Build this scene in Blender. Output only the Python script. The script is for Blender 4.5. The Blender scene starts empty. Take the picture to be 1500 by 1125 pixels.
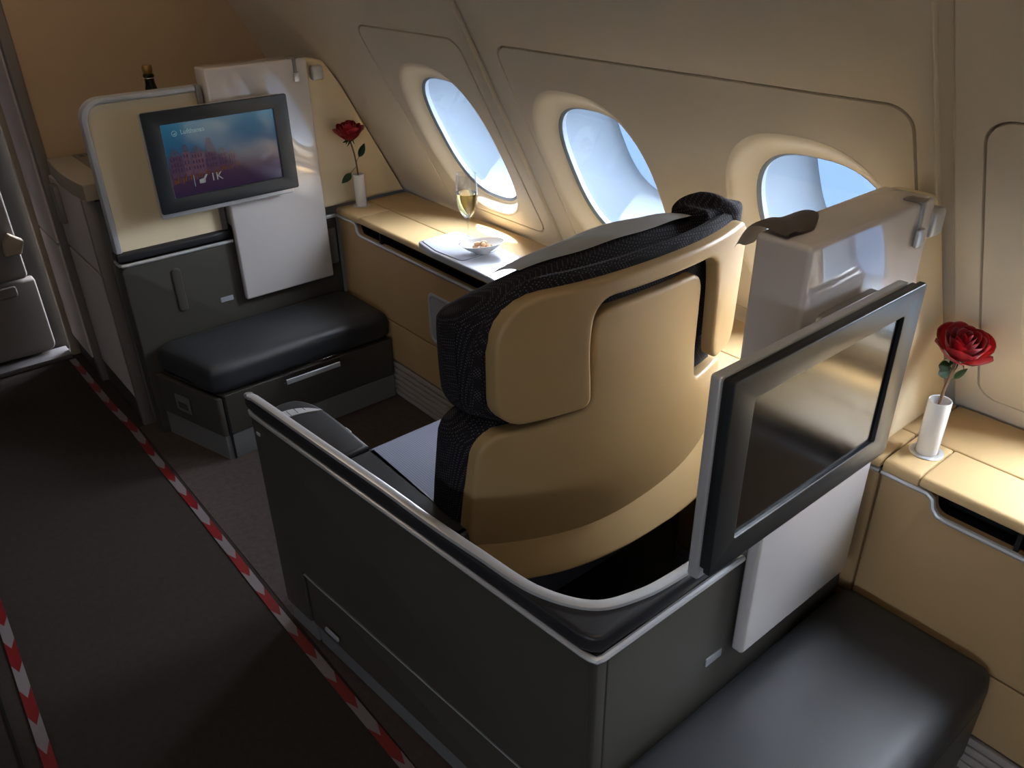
import bpy, bmesh, math, random
from mathutils import Vector, Matrix
from mathutils.geometry import tessellate_polygon
random.seed(7)
scene = bpy.context.scene
col = scene.collection

# ------------------------------------------------------------------ camera, sky, sun, exposure
cam_d = bpy.data.cameras.new('camera')
cam = bpy.data.objects.new('camera', cam_d)
col.objects.link(cam)
cam_d.sensor_fit = 'HORIZONTAL'
cam_d.sensor_width = 36.0
cam_d.lens = 28.756
cam_d.clip_start = 0.02
cam_d.clip_end = 500
cam.matrix_world = Matrix(((0.769566, 0.325408, -0.549435, 0.0),
                           (-0.638398, 0.372244, -0.673708, 0.0),
                           (-0.014706, 0.869220, 0.494206, 1.6),
                           (0, 0, 0, 1)))
scene.camera = cam

world = bpy.data.worlds.new('sky')
scene.world = world
world.use_nodes = True
bg = world.node_tree.nodes['Background']
bg.inputs[0].default_value = (0.86, 0.92, 1.0, 1)
bg.inputs[1].default_value = 34.0

sun_d = bpy.data.lights.new('sun', 'SUN')
sun_d.energy = 22.0
sun_d.angle = 0.009
sun_d.color = (1.0, 0.94, 0.84)
sun = bpy.data.objects.new('sun', sun_d)
col.objects.link(sun)
SUN_DIR = Vector((-0.04, -0.06, -1.0)).normalized()      # way the light travels
sun.rotation_euler = SUN_DIR.to_track_quat('-Z', 'Y').to_euler()
sun.location = (3, 2, 8)

vs = scene.view_settings
vs.view_transform = 'Standard'
vs.look = 'None'
vs.gamma = 1.0
vs.use_curve_mapping = False
vs.exposure = 0.40

# ------------------------------------------------------------------ materials
def nt(m):
    return m.node_tree.nodes, m.node_tree.links

def mat(name, color, rough=0.5, metal=0.0, var=0.06, vscale=6.0, bump=0.0, bscale=300.0, coat=0.0, spec=0.5, sheen=0.0):
    m = bpy.data.materials.new(name)
    m.use_nodes = True
    N, L = nt(m)
    b = N['Principled BSDF']
    b.inputs['Roughness'].default_value = rough
    b.inputs['Metallic'].default_value = metal
    b.inputs['Specular IOR Level'].default_value = spec
    b.inputs['Coat Weight'].default_value = coat
    b.inputs['Coat Roughness'].default_value = 0.05
    if sheen:
        b.inputs['Sheen Weight'].default_value = sheen
    tc = N.new('ShaderNodeTexCoord')
    nz = N.new('ShaderNodeTexNoise')
    nz.inputs['Scale'].default_value = vscale
    nz.inputs['Detail'].default_value = 3
    L.new(tc.outputs['Object'], nz.inputs['Vector'])
    mx = N.new('ShaderNodeMix')
    mx.data_type = 'RGBA'
    c = Vector(color)
    mx.inputs[6].default_value = (*(c * (1 - var)), 1)
    mx.inputs[7].default_value = (*[min(1, v) for v in c * (1 + var)], 1)
    L.new(nz.outputs['Fac'], mx.inputs[0])
    L.new(mx.outputs[2], b.inputs['Base Color'])
    if bump > 0:
        n2 = N.new('ShaderNodeTexNoise')
        n2.inputs['Scale'].default_value = bscale
        n2.inputs['Detail'].default_value = 2
        L.new(tc.outputs['Object'], n2.inputs['Vector'])
        bp = N.new('ShaderNodeBump')
        bp.inputs['Strength'].default_value = bump
        bp.inputs['Distance'].default_value = 0.002
        L.new(n2.outputs['Fac'], bp.inputs['Height'])
        L.new(bp.outputs['Normal'], b.inputs['Normal'])
    return m

M = {}
M['wall'] = mat('cream_wall_laminate', (0.64, 0.575, 0.475), 0.62, var=0.03, bump=0.05, bscale=500)
M['wall_panel'] = mat('cream_panel_laminate', (0.65, 0.585, 0.485), 0.58, var=0.03, bump=0.05, bscale=500)
M['reveal'] = mat('window_reveal_plastic', (0.72, 0.65, 0.53), 0.55, var=0.02)
M['groove'] = mat('joint_shadow_gap', (0.30, 0.25, 0.18), 0.8)
M['liner'] = mat('window_liner_blue_grey', (0.074, 0.093, 0.118), 0.7, var=0.02, spec=0.1)
M['gasket'] = mat('window_gasket_grey', (0.16, 0.19, 0.23), 0.5, spec=0.2)
M['ceiling'] = mat('ceiling_plastic', (0.78, 0.73, 0.66), 0.7)
M['bulkhead'] = mat('tan_bulkhead_fabric', (0.54, 0.38, 0.24), 0.85, var=0.05, bump=0.2, bscale=700)
M['carpet'] = mat('dark_aisle_carpet', (0.042, 0.034, 0.031), 0.98, var=0.25, vscale=60, bump=0.8, bscale=420, spec=0.1)
M['carpet2'] = mat('rose_brown_seat_carpet', (0.078, 0.060, 0.056), 0.98, var=0.25, vscale=60, bump=0.8, bscale=420, spec=0.1)
M['leather_lit'] = mat('camel_leather_lit', (0.56, 0.395, 0.20), 0.42, var=0.05, bump=0.10, bscale=900)  # same leather as the seat, lightened for the bright light on the console tops
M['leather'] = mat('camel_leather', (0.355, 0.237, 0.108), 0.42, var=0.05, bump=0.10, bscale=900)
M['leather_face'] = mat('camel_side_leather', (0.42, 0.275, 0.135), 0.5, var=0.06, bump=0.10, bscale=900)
M['cream_screen'] = mat('cream_divider_laminate', (0.82, 0.69, 0.47), 0.45, var=0.03)
M['grey'] = mat('dark_grey_laminate', (0.060, 0.055, 0.047), 0.40, var=0.05, bump=0.05, bscale=700)
M['grey_mid'] = mat('mid_grey_plastic', (0.17, 0.165, 0.16), 0.45)
M['kick'] = mat('grey_kick_plate', (0.20, 0.20, 0.205), 0.4, metal=0.3)
M['silver'] = mat('satin_silver', (0.58, 0.59, 0.62), 0.33, metal=0.45, var=0.02)
M['silver_dk'] = mat('brushed_dark_silver', (0.30, 0.29, 0.29), 0.38, metal=0.6, var=0.03)
M['white'] = mat('white_gloss_lacquer', (0.72, 0.675, 0.665), 0.10, var=0.01, coat=1.0)
M['white'].node_tree.nodes['Principled BSDF'].inputs['IOR'].default_value = 1.7
M['white'].node_tree.nodes['Principled BSDF'].inputs['Coat IOR'].default_value = 1.8
M['white'].node_tree.nodes['Principled BSDF'].inputs['Coat Roughness'].default_value = 0.03
M['porcelain'] = mat('white_porcelain', (0.82, 0.82, 0.83), 0.12, var=0.01, coat=0.5)
M['black_leather'] = mat('black_leather', (0.018, 0.018, 0.021), 0.40, var=0.1, bump=0.15, bscale=700)
M['ottoman'] = mat('charcoal_ottoman_leather', (0.030, 0.032, 0.037), 0.46, var=0.1, bump=0.12, bscale=800)
M['black'] = mat('black_plastic', (0.012, 0.012, 0.013), 0.35)
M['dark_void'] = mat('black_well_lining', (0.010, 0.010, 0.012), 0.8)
M['bezel'] = mat('charcoal_bezel', (0.017, 0.020, 0.023), 0.32, var=0.04, bump=0.05, bscale=900)
M['pinkgrey'] = mat('pale_rose_grey_laminate', (0.62, 0.52, 0.49), 0.5, var=0.03)
M['beige_edge'] = mat('beige_counter_laminate', (0.36, 0.30, 0.235), 0.5, var=0.04)
M['counter_inset'] = mat('olive_counter_inset', (0.20, 0.175, 0.135), 0.45)
M['post'] = mat('taupe_metal_post', (0.24, 0.205, 0.19), 0.4, metal=0.3)
M['cloth_white'] = mat('white_headrest_cloth', (0.68, 0.69, 0.69), 0.9, var=0.03, bump=0.2, bscale=1200)
M['plate'] = mat('engraved_plate_grey', (0.33, 0.34, 0.37), 0.4)
M['tray_top'] = mat('tray_lilac_grey', (0.40, 0.425, 0.51), 0.28, var=0.02)
M['tray'] = mat('tray_pearl_grey', (0.40, 0.415, 0.46), 0.28, metal=0.3, var=0.02)
M['nut'] = mat('roasted_nut', (0.62, 0.36, 0.19), 0.55, var=0.25, vscale=60)
M['petal'] = mat('red_rose_petal', (0.52, 0.006, 0.022), 0.5, var=0.25, vscale=30, sheen=0.3)
M['petal_out'] = mat('red_rose_outer_petal', (0.58, 0.02, 0.035), 0.5, var=0.25, vscale=30, sheen=0.3)
M['leaf'] = mat('rose_leaf_green', (0.045, 0.11, 0.035), 0.45, var=0.3, vscale=40)
M['stem'] = mat('rose_stem_brown', (0.20, 0.10, 0.05), 0.6, var=0.3, vscale=60)
M['stem_green'] = mat('rose_stem_green', (0.12, 0.17, 0.07), 0.6, var=0.3, vscale=60)
M['bottle'] = mat('dark_green_bottle_glass', (0.006, 0.012, 0.007), 0.08, spec=0.7)
M['foil'] = mat('gold_foil', (0.45, 0.28, 0.10), 0.35, metal=0.8)
M['wire'] = mat('wire_steel', (0.5, 0.5, 0.48), 0.3, metal=0.9)
M['tape_red'] = mat('barrier_tape_red', (0.165, 0.004, 0.007), 0.5, var=0.05)
M['tape_white'] = mat('barrier_tape_white', (0.195, 0.168, 0.183), 0.5, var=0.05)
M['door'] = mat('door_lining_grey', (0.15, 0.13, 0.122), 0.8, var=0.04)
M['sill'] = mat('sill_metal', (0.18, 0.17, 0.18), 0.4, metal=0.5)
M['vent'] = mat('ribbed_vent_grey', (0.34, 0.30, 0.28), 0.5)
M['concrete'] = mat('apron_asphalt', (0.0088, 0.0138, 0.0225), 1.0, var=0.06, vscale=0.2, spec=0.0)
M['sticker'] = mat('paper_sticker', (0.15, 0.14, 0.135), 0.6)
M['ink'] = mat('sticker_ink', (0.05, 0.045, 0.045), 0.6)

def fabric(name, base, dot, scale, thr, rough=0.95):
    m = bpy.data.materials.new(name)
    m.use_nodes = True
    N, L = nt(m)
    b = N['Principled BSDF']
    b.inputs['Roughness'].default_value = rough
    b.inputs['Specular IOR Level'].default_value = 0.2
    tc = N.new('ShaderNodeTexCoord')
    v = N.new('ShaderNodeTexVoronoi')
    v.inputs['Scale'].default_value = scale
    v.inputs['Randomness'].default_value = 0.0
    mp = N.new('ShaderNodeMapping')
    mp.inputs['Rotation'].default_value = (0.3, 0.5, 0.78)
    L.new(tc.outputs['Object'], mp.inputs['Vector'])
    L.new(mp.outputs['Vector'], v.inputs['Vector'])
    r = N.new('ShaderNodeValToRGB')
    r.color_ramp.elements[0].position = thr
    r.color_ramp.elements[0].color = (*dot, 1)
    r.color_ramp.elements[1].position = thr + 0.12
    r.color_ramp.elements[1].color = (*base, 1)
    L.new(v.outputs['Distance'], r.inputs['Fac'])
    L.new(r.outputs['Color'], b.inputs['Base Color'])
    bp = N.new('ShaderNodeBump')
    bp.inputs['Strength'].default_value = 0.35
    bp.inputs['Distance'].default_value = 0.001
    L.new(v.outputs['Distance'], bp.inputs['Height'])
    L.new(bp.outputs['Normal'], b.inputs['Normal'])
    return m

def stripes(name, a, c, scale):
    m = bpy.data.materials.new(name)
    m.use_nodes = True
    N, L = nt(m)
    b = N['Principled BSDF']
    b.inputs['Roughness'].default_value = 0.9
    tc = N.new('ShaderNodeTexCoord')
    w = N.new('ShaderNodeTexWave')
    w.inputs['Scale'].default_value = scale
    w.inputs['Distortion'].default_value = 0.4
    L.new(tc.outputs['Object'], w.inputs['Vector'])
    mx = N.new('ShaderNodeMix')
    mx.data_type = 'RGBA'
    mx.inputs[6].default_value = (*a, 1)
    mx.inputs[7].default_value = (*c, 1)
    L.new(w.outputs['Fac'], mx.inputs[0])
    L.new(mx.outputs[2], b.inputs['Base Color'])
    return m

M['fabric'] = fabric('charcoal_dotted_fabric', (0.012, 0.011, 0.014), (0.10, 0.09, 0.105), 230, 0.22)
M['seat_stripe'] = stripes('blue_grey_striped_fabric', (0.095, 0.10, 0.135), (0.15, 0.155, 0.20), 55)

def thin_glass(name, tint, refl=0.08):
    m = bpy.data.materials.new(name)
    m.use_nodes = True
    N, L = nt(m)
    N.remove(N['Principled BSDF'])
    tr = N.new('ShaderNodeBsdfTransparent')
    tr.inputs[0].default_value = (*tint, 1)
    gl = N.new('ShaderNodeBsdfGlossy')
    gl.inputs['Roughness'].default_value = 0.02
    lw = N.new('ShaderNodeLayerWeight')
    lw.inputs[0].default_value = 0.5
    pw = N.new('ShaderNodeMath'); pw.operation = 'POWER'
    pw.inputs[1].default_value = 4.0
    L.new(lw.outputs['Facing'], pw.inputs[0])
    fr = N.new('ShaderNodeMath'); fr.operation = 'MULTIPLY_ADD'
    fr.inputs[1].default_value = refl * 7
    fr.inputs[2].default_value = refl * 0.5
    L.new(pw.outputs[0], fr.inputs[0])
    mx = N.new('ShaderNodeMixShader')
    L.new(fr.outputs[0], mx.inputs[0])
    L.new(tr.outputs[0], mx.inputs[1])
    L.new(gl.outputs[0], mx.inputs[2])
    L.new(mx.outputs[0], N['Material Output'].inputs[0])
    return m
M['pane'] = thin_glass('window_pane_glass', (0.97, 0.985, 1.0), 0.03)
M['flute'] = thin_glass('flute_glass', (0.93, 0.94, 0.955), 0.13)
M['acrylic'] = thin_glass('clear_acrylic', (0.85, 0.85, 0.84), 0.085)
m = bpy.data.materials.new('champagne_liquid')
m.use_nodes = True
b = m.node_tree.nodes['Principled BSDF']
b.inputs['Base Color'].default_value = (0.93, 0.74, 0.30, 1)
b.inputs['Roughness'].default_value = 0.0
b.inputs['Transmission Weight'].default_value = 1.0
b.inputs['IOR'].default_value = 1.34
M['wine'] = m

def emis_screen(name, build):
    m = bpy.data.materials.new(name)
    m.use_nodes = True
    N, L = nt(m)
    b = N['Principled BSDF']
    b.inputs['Base Color'].default_value = (0.006, 0.006, 0.008, 1)
    b.inputs['Roughness'].default_value = 0.10
    b.inputs['Specular IOR Level'].default_value = 0.6
    build(N, L, b)
    return m
def scr_off(N, L, b):
    b.inputs['Roughness'].default_value = 0.16
M['screen_off'] = emis_screen('dark_glossy_screen', scr_off)
def scr_on(N, L, b):
    tc = N.new('ShaderNodeTexCoord')
    sp = N.new('ShaderNodeSeparateXYZ')
    L.new(tc.outputs['Generated'], sp.inputs[0])
    r = N.new('ShaderNodeValToRGB')
    e = r.color_ramp.elements
    e[0].position = 0.0; e[0].color = (0.020, 0.010, 0.032, 1)
    e[1].position = 1.0; e[1].color = (0.020, 0.10, 0.17, 1)
    k = e.new(0.30); k.color = (0.040, 0.018, 0.035, 1)
    k = e.new(0.55); k.color = (0.012, 0.050, 0.11, 1)
    L.new(sp.outputs[2], r.inputs['Fac'])
    L.new(r.outputs['Color'], b.inputs['Emission Color'])
    b.inputs['Emission Strength'].default_value = 0.55
M['screen_on'] = emis_screen('lit_screen_evening_sky', scr_on)
def emis(name, c, s=0.6):
    m = bpy.data.materials.new(name)
    m.use_nodes = True
    N, L = nt(m)
    b = N['Principled BSDF']
    b.inputs['Base Color'].default_value = (0.006, 0.006, 0.008, 1)
    b.inputs['Roughness'].default_value = 0.1
    tc = N.new('ShaderNodeTexCoord')
    br = N.new('ShaderNodeTexNoise')
    br.inputs['Scale'].default_value = 120
    L.new(tc.outputs['Object'], br.inputs['Vector'])
    mx = N.new('ShaderNodeMix'); mx.data_type = 'RGBA'
    mx.inputs[6].default_value = (*[v * 0.55 for v in c], 1)
    mx.inputs[7].default_value = (*[v * 1.4 for v in c], 1)
    L.new(br.outputs['Fac'], mx.inputs[0])
    L.new(mx.outputs[2], b.inputs['Emission Color'])
    b.inputs['Emission Strength'].default_value = s
    return m
M['px_house'] = emis('screen_house_violet', (0.050, 0.026, 0.045))
M['px_house2'] = emis('screen_house_rose', (0.075, 0.038, 0.055))
M['px_roof'] = emis('screen_roof_slate', (0.035, 0.040, 0.065))
M['px_win'] = emis('screen_window_dark', (0.030, 0.016, 0.040))
M['px_gold'] = emis('screen_street_glow', (0.075, 0.028, 0.012))
M['px_text'] = emis('screen_text_pale', (0.20, 0.20, 0.20))
M['px_text_dim'] = emis('screen_text_dim', (0.15, 0.25, 0.26))

# ------------------------------------------------------------------ mesh helpers
def V(*a):
    return Vector(a)

def area2(p):
    return sum(p[i][0] * p[(i + 1) % len(p)][1] - p[(i + 1) % len(p)][0] * p[i][1] for i in range(len(p))) / 2

def rpoly(pts, r=0.0, seg=5):
    n = len(pts)
    rs = r if isinstance(r, (list, tuple)) else [r] * n
    out = []
    for i in range(n):
        p = Vector(pts[i]); a = Vector(pts[i - 1]); b = Vector(pts[(i + 1) % n])
        rr = rs[i]
        da = (a - p); db = (b - p)
        la, lb = da.length, db.length
        da.normalize(); db.normalize()
        ang = da.angle(db)
        if rr <= 1e-6 or ang > 3.10:
            out.append((p.x, p.y)); continue
        t = min(rr / math.tan(ang / 2), la * 0.49, lb * 0.49)
        rr = t * math.tan(ang / 2)
        p0 = p + da * t; p1 = p + db * t
        bis = (da + db).normalized()
        c = p + bis * (rr / math.sin(ang / 2))
        v0 = p0 - c; v1 = p1 - c
        a0 = math.atan2(v0.y, v0.x); a1 = math.atan2(v1.y, v1.x)
        d = a1 - a0
        while d > math.pi: d -= 2 * math.pi
        while d < -math.pi: d += 2 * math.pi
        for k in range(seg + 1):
            th = a0 + d * k / seg
            out.append((c.x + rr * math.cos(th), c.y + rr * math.sin(th)))
    return out

def rrect(x0, x1, y0, y1, r, seg=5):
    return rpoly([(x0, y0), (x1, y0), (x1, y1), (x0, y1)], r, seg)

def superell(cx, cy, a, b, n=2.6, k=56):
    o = []
    for i in range(k):
        t = 2 * math.pi * i / k
        c, s = math.cos(t), math.sin(t)
        o.append((cx + a * math.copysign(abs(c) ** (2 / n), c), cy + b * math.copysign(abs(s) ** (2 / n), s)))
    return o

def inset_contour(c, d):
    n = len(c)
    out = []
    for i in range(n):
        p = Vector(c[i]); a = Vector(c[i - 1]); b = Vector(c[(i + 1) % n])
        e0 = (p - a); e1 = (b - p)
        if e0.length < 1e-9: e0 = e1
        if e1.length < 1e-9: e1 = e0
        e0 = e0.normalized(); e1 = e1.normalized()
        n0 = Vector((-e0.y, e0.x)); n1 = Vector((-e1.y, e1.x))
        m = n0 + n1
        if m.length < 1e-6: m = n0
        m.normalize()
        k = max(0.4, m.dot(n0))
        q = p + m * (d / k)
        out.append((q.x, q.y))
    return out

def plate_bm(contours, t, b=0.0, seg=3, both=False, front_only=False):
    """slab in (u,v,n): n from 0 (back) to t (front), front rim rounded by b"""
    bm = bmesh.new()
    cs = []
    for i, c in enumerate(contours):
        c = list(c)
        if (area2(c) > 0) != (i == 0): c.reverse()
        cs.append(c)
    lv = []
    if both and b > 0:
        for k in range(seg + 1):
            a = math.pi / 2 * (1 - k / seg)
            lv.append((b * (1 - math.cos(a)), b - b * math.sin(a)))
    else:
        lv.append((0, 0))
    if b > 0:
        for k in range(seg + 1):
            a = math.pi / 2 * k / seg
            lv.append((b * (1 - math.cos(a)), t - b + b * math.sin(a)))
    else:
        lv.append((0, t))
    allr = []
    for (ins, h) in lv:
        ring_sets = []
        for c in cs:
            cc = inset_contour(c, ins) if ins > 0 else c
            ring_sets.append([bm.verts.new((p[0], p[1], h)) for p in cc])
        allr.append(ring_sets)
    for l in range(len(lv) - 1):
        for ci in range(len(cs)):
            r0, r1 = allr[l][ci], allr[l + 1][ci]
            n = len(r0)
            for i in range(n):
                j = (i + 1) % n
                try: bm.faces.new((r0[i], r0[j], r1[j], r1[i]))
                except ValueError: pass
    for l in ((len(lv) - 1,) if front_only else (0, len(lv) - 1)):
        flat = [v for r in allr[l] for v in r]
        tri = tessellate_polygon([[v.co.copy() for v in r] for r in allr[l]])
        for f in tri:
            if len(set(f)) == 3:
                try: bm.faces.new([flat[k] for k in f])
                except ValueError: pass
    bmesh.ops.remove_doubles(bm, verts=bm.verts, dist=1e-6)
    return bm

def to_frame(bm, O, U, Vv, Nn):
    O, U, Vv, Nn = Vector(O), Vector(U), Vector(Vv), Vector(Nn)
    for v in bm.verts:
        p = v.co
        v.co = O + U * p.x + Vv * p.y + Nn * p.z
    bmesh.ops.recalc_face_normals(bm, faces=bm.faces)
    return bm

FR = {  # frames: (U, V, N)
    'top': ((1, 0, 0), (0, 1, 0), (0, 0, 1)),       # plan, up
    'rear': ((1, 0, 0), (0, 0, 1), (0, -1, 0)),     # (x,z), facing -y
    'aisle': ((0, 1, 0), (0, 0, 1), (-1, 0, 0)),    # (y,z), facing -x
}
def plate(contours, frame, off, t, b=0.0, seg=3, both=False):
    """off = coordinate of the FRONT face along the axis of the frame"""
    U, Vv, Nn = FR[frame]
    bm = plate_bm(contours, t, b, seg, both)
    N_ = Vector(Nn)
    O = N_ * (off * (N_.x + N_.y + N_.z)) - N_ * t
    return to_frame(bm, O, U, Vv, Nn)

def sheet(contours, mapf, t, b, cell=0.02, seg=3):
    bm = plate_bm(contours, t, b, seg)
    us = [v.co.x for v in bm.verts]; vs_ = [v.co.y for v in bm.verts]
    for ax, lo, hi in ((0, min(us), max(us)), (1, min(vs_), max(vs_))):
        k = lo + cell
        while k < hi - cell * 0.3:
            co = [0, 0, 0]; co[ax] = k
            no = [0, 0, 0]; no[ax] = 1
            bmesh.ops.bisect_plane(bm, geom=bm.verts[:] + bm.edges[:] + bm.faces[:], plane_co=co, plane_no=no)
            k += cell
    for v in bm.verts:
        v.co = mapf(v.co.x, v.co.y, v.co.z)
    bmesh.ops.recalc_face_normals(bm, faces=bm.faces)
    return bm

def box(x0, x1, y0, y1, z0, z1, b=0.0, seg=2, bm=None):
    own = bm is None
    t = bmesh.new()
    bmesh.ops.create_cube(t, size=1)
    for v in t.verts:
        v.co = V((x0 + x1) / 2 + v.co.x * (x1 - x0), (y0 + y1) / 2 + v.co.y * (y1 - y0), (z0 + z1) / 2 + v.co.z * (z1 - z0))
    if b > 0:
        bmesh.ops.bevel(t, geom=t.edges[:], offset=b, segments=seg, affect='EDGES', profile=0.5)
    if own: return t
    merge(bm, t)
    return bm

def merge(bm, other):
    me = bpy.data.meshes.new('tmp')
    other.to_mesh(me); other.free()
    bm.from_mesh(me)
    bpy.data.meshes.remove(me)
    return bm

def cushion(x0, x1, y0, y1, z0, z1, r, puff=(0, 0, 0), seg=10, fn=None):
    """box with round edges r and bulging faces"""
    bm = bmesh.new()
    bmesh.ops.create_cube(bm, size=2)
    bmesh.ops.subdivide_edges(bm, edges=bm.edges[:], cuts=seg, use_grid_fill=True)
    h = V((x1 - x0) / 2, (y1 - y0) / 2, (z1 - z0) / 2)
    c = V((x0 + x1) / 2, (y0 + y1) / 2, (z0 + z1) / 2)
    for v in bm.verts:
        # denser near the edges
        q = [math.copysign(abs(a) ** 0.75, a) if abs(a) < 1 else a for a in v.co]
        p = V(q[0] * h.x, q[1] * h.y, q[2] * h.z)
        k = V(*[max(-h[i] + min(r, h[i]), min(h[i] - min(r, h[i]), p[i])) for i in range(3)])
        d = p - k
        if d.length > 1e-9:
            # project to a rounded corner
            m = max(abs(a) for a in d)
            d = d.normalized() * min(r, m) if m > 0 else d
        o = k + d
        for i in range(3):
            if puff[i]:
                j, l = [a for a in range(3) if a != i]
                w = (1 - q[j] ** 2) * (1 - q[l] ** 2)
                o[i] += puff[i] * w * (o[i] / h[i])
        o = c + o
        v.co = fn(o) if fn else o
    bmesh.ops.recalc_face_normals(bm, faces=bm.faces)
    return bm

def tube(path, r, k=10, closed=False, cap=True, sq=None):
    """round tube, or sq=(half_w, half_h) superellipse section; r may be a list"""
    bm = bmesh.new()
    P = [Vector(p) for p in path]
    n = len(P)
    rings = []
    up = V(0, 0, 1)
    prev = None
    for i in range(n):
        t = (P[(i + 1) % n] - P[i - 1]) if (closed or 0 < i < n - 1) else (P[1] - P[0] if i == 0 else P[-1] - P[-2])
        t.normalize()
        if prev is None:
            s = t.cross(up)
            if s.length < 1e-3: s = t.cross(V(0, 1, 0))
        else:
            s = prev - t * prev.dot(t)
        s.normalize(); prev = s
        w = s.cross(t).normalized()
        rr = r[i] if isinstance(r, (list, tuple)) else r
        ring = []
        for a in range(k):
            th = 2 * math.pi * a / k
            c_, s_ = math.cos(th), math.sin(th)
            if sq:
                c_ = math.copysign(abs(c_) ** 0.6, c_) * sq[0]; s_ = math.copysign(abs(s_) ** 0.6, s_) * sq[1]
                ring.append(bm.verts.new(P[i] + s * c_ + w * s_))
            else:
                ring.append(bm.verts.new(P[i] + s * (c_ * rr) + w * (s_ * rr)))
        rings.append(ring)
    for i in range(n if closed else n - 1):
        a, b_ = rings[i], rings[(i + 1) % n]
        for j in range(k):
            bm.faces.new((a[j], a[(j + 1) % k], b_[(j + 1) % k], b_[j]))
    if cap and not closed:
        bm.faces.new(rings[0][::-1]); bm.faces.new(rings[-1])
    bmesh.ops.recalc_face_normals(bm, faces=bm.faces)
    return bm

def lathe(prof, c=(0, 0, 0), k=28, axis=None):
    bm = bmesh.new()
    c = Vector(c)
    Q = V(0, 0, 1).rotation_difference(Vector(axis).normalized()) if axis else None
    rings = []
    for (r, z) in prof:
        ring = []
        if r < 1e-6:
            p = V(0, 0, z)
            ring = [bm.verts.new(c + (Q @ p if Q else p))]
        else:
            for a in range(k):
                th = 2 * math.pi * a / k
                p = V(r * math.cos(th), r * math.sin(th), z)
                ring.append(bm.verts.new(c + (Q @ p if Q else p)))
        rings.append(ring)
    for a, b_ in zip(rings[:-1], rings[1:]):
        for j in range(k):
            f = [a[j % len(a)], a[(j + 1) % len(a)], b_[(j + 1) % len(b_)], b_[j % len(b_)]]
            f = list(dict.fromkeys(f))
            if len(f) >= 3:
                try: bm.faces.new(f)
                except ValueError: pass
    bmesh.ops.recalc_face_normals(bm, faces=bm.faces)
    return bm

def spline(pts, n=8):
    P = [Vector(p) for p in pts]
    P = [P[0] * 2 - P[1]] + P + [P[-1] * 2 - P[-2]]
    out = []
    for i in range(1, len(P) - 2):
        a, b_, c, d = P[i - 1:i + 3]
        for k in range(n):
            t = k / n
            out.append(0.5 * ((2 * b_) + (c - a) * t + (2 * a - 5 * b_ + 4 * c - d) * t * t + (3 * b_ - a - 3 * c + d) * t ** 3))
    out.append(P[-2])
    return out

# ------------------------------------------------------------------ object helpers
def wloc(o):
    p = V(0, 0, 0)
    while o:
        p += o.location
        o = o.parent
    return p

def obj(name, bm, m, parent=None, smooth=True, origin=None):
    if origin is None:
        if parent is not None:
            origin = wloc(parent)
        else:
            xs = [v.co for v in bm.verts]
            origin = V((min(p.x for p in xs) + max(p.x for p in xs)) / 2, (min(p.y for p in xs) + max(p.y for p in xs)) / 2, min(p.z for p in xs))
    for v in bm.verts: v.co -= origin
    me = bpy.data.meshes.new(name)
    bm.to_mesh(me); bm.free()
    if smooth:
        me.polygons.foreach_set('use_smooth', [True] * len(me.polygons))
        me.set_sharp_from_angle(angle=math.radians(42))
    ms = m if isinstance(m, (list, tuple)) else [m]
    for k in ms: me.materials.append(M[k] if isinstance(k, str) else k)
    o = bpy.data.objects.new(name, me)
    col.objects.link(o)
    if parent is not None:
        o.parent = parent
        o.location = (0, 0, 0)
    else:
        o.location = origin
    return o

def tag(o, label=None, cat=None, group=None, kind=None):
    if label: o['label'] = label
    if cat: o['category'] = cat
    if group: o['group'] = group
    if kind: o['kind'] = kind
    return o

def thing(name, loc, label=None, cat=None, group=None, kind=None):
    o = bpy.data.objects.new(name, None)
    o.empty_display_size = 0.05
    col.objects.link(o)
    o.location = loc
    return tag(o, label, cat, group, kind)

def copy_tree(o, parent=None):
    c = o.copy()
    col.objects.link(c)
    c.parent = parent
    for ch in list(o.children):
        copy_tree(ch, c)
    return c

def struct(name, bm, m, parent=None):
    o = obj(name, bm, m, parent)
    if parent is None: o['kind'] = 'structure'
    return o

# ================================================================== SETTING
YB = 3.30          # bulkhead
YD = 3.64          # door wall
XW0, ZW0 = 1.705, 0.674
E_S = V(-0.4741, 0, 0.8805)    # up the sloping wall
E_N = V(0.8805, 0, 0.4741)     # outward
XMID = -0.70
def wallpt(y, s, d, side=1):
    p = V(XW0, y, ZW0) + E_S * s + E_N * d
    if side < 0: p.x = 2 * XMID - p.x
    return p
def s_of(z): return (z - ZW0) / 0.8805
S_LOW, S_TOP = s_of(0.30), s_of(1.66)

floor = struct('floor', box(-3.2, 1.80, -3.0, 4.0, -0.05, 0.0), 'carpet')
# carpet edging strip beside the aisle tape
obj('seat_carpet', box(0.545, 1.40, -1.4, 2.83, 0.0, 0.002), 'carpet2', floor)
obj('carpet_seam', box(-0.116, -0.110, 1.2, 1.86, 0.0, 0.003), 'black', floor)

def ceiling_bm():
    prof = []
    p = wallpt(0, S_TOP, 0)
    a = V(p.x, 0, p.z)
    b_ = V(p.x - 0.20, 0, p.z + 0.30); c = V(0.55, 0, 2.10)
    q = wallpt(0, S_TOP - 0.06, 0.025); prof.append((q.x, q.z))
    for k in range(9):
        t = k / 8
        q = a * (1 - t) ** 2 + b_ * 2 * t * (1 - t) + c * t * t
        prof.append((q.x, q.z))
    prof += [(2 * XMID - x, z) for x, z in reversed(prof)]
    bm = bmesh.new()
    r0 = [bm.verts.new((x, -3.0, z)) for x, z in prof]
    r1 = [bm.verts.new((x, 4.0, z)) for x, z in prof]
    for i in range(len(prof) - 1):
        bm.faces.new((r0[i], r0[i + 1], r1[i + 1], r1[i]))
    return bm
struct('ceiling', ceiling_bm(), 'ceiling')

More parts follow.
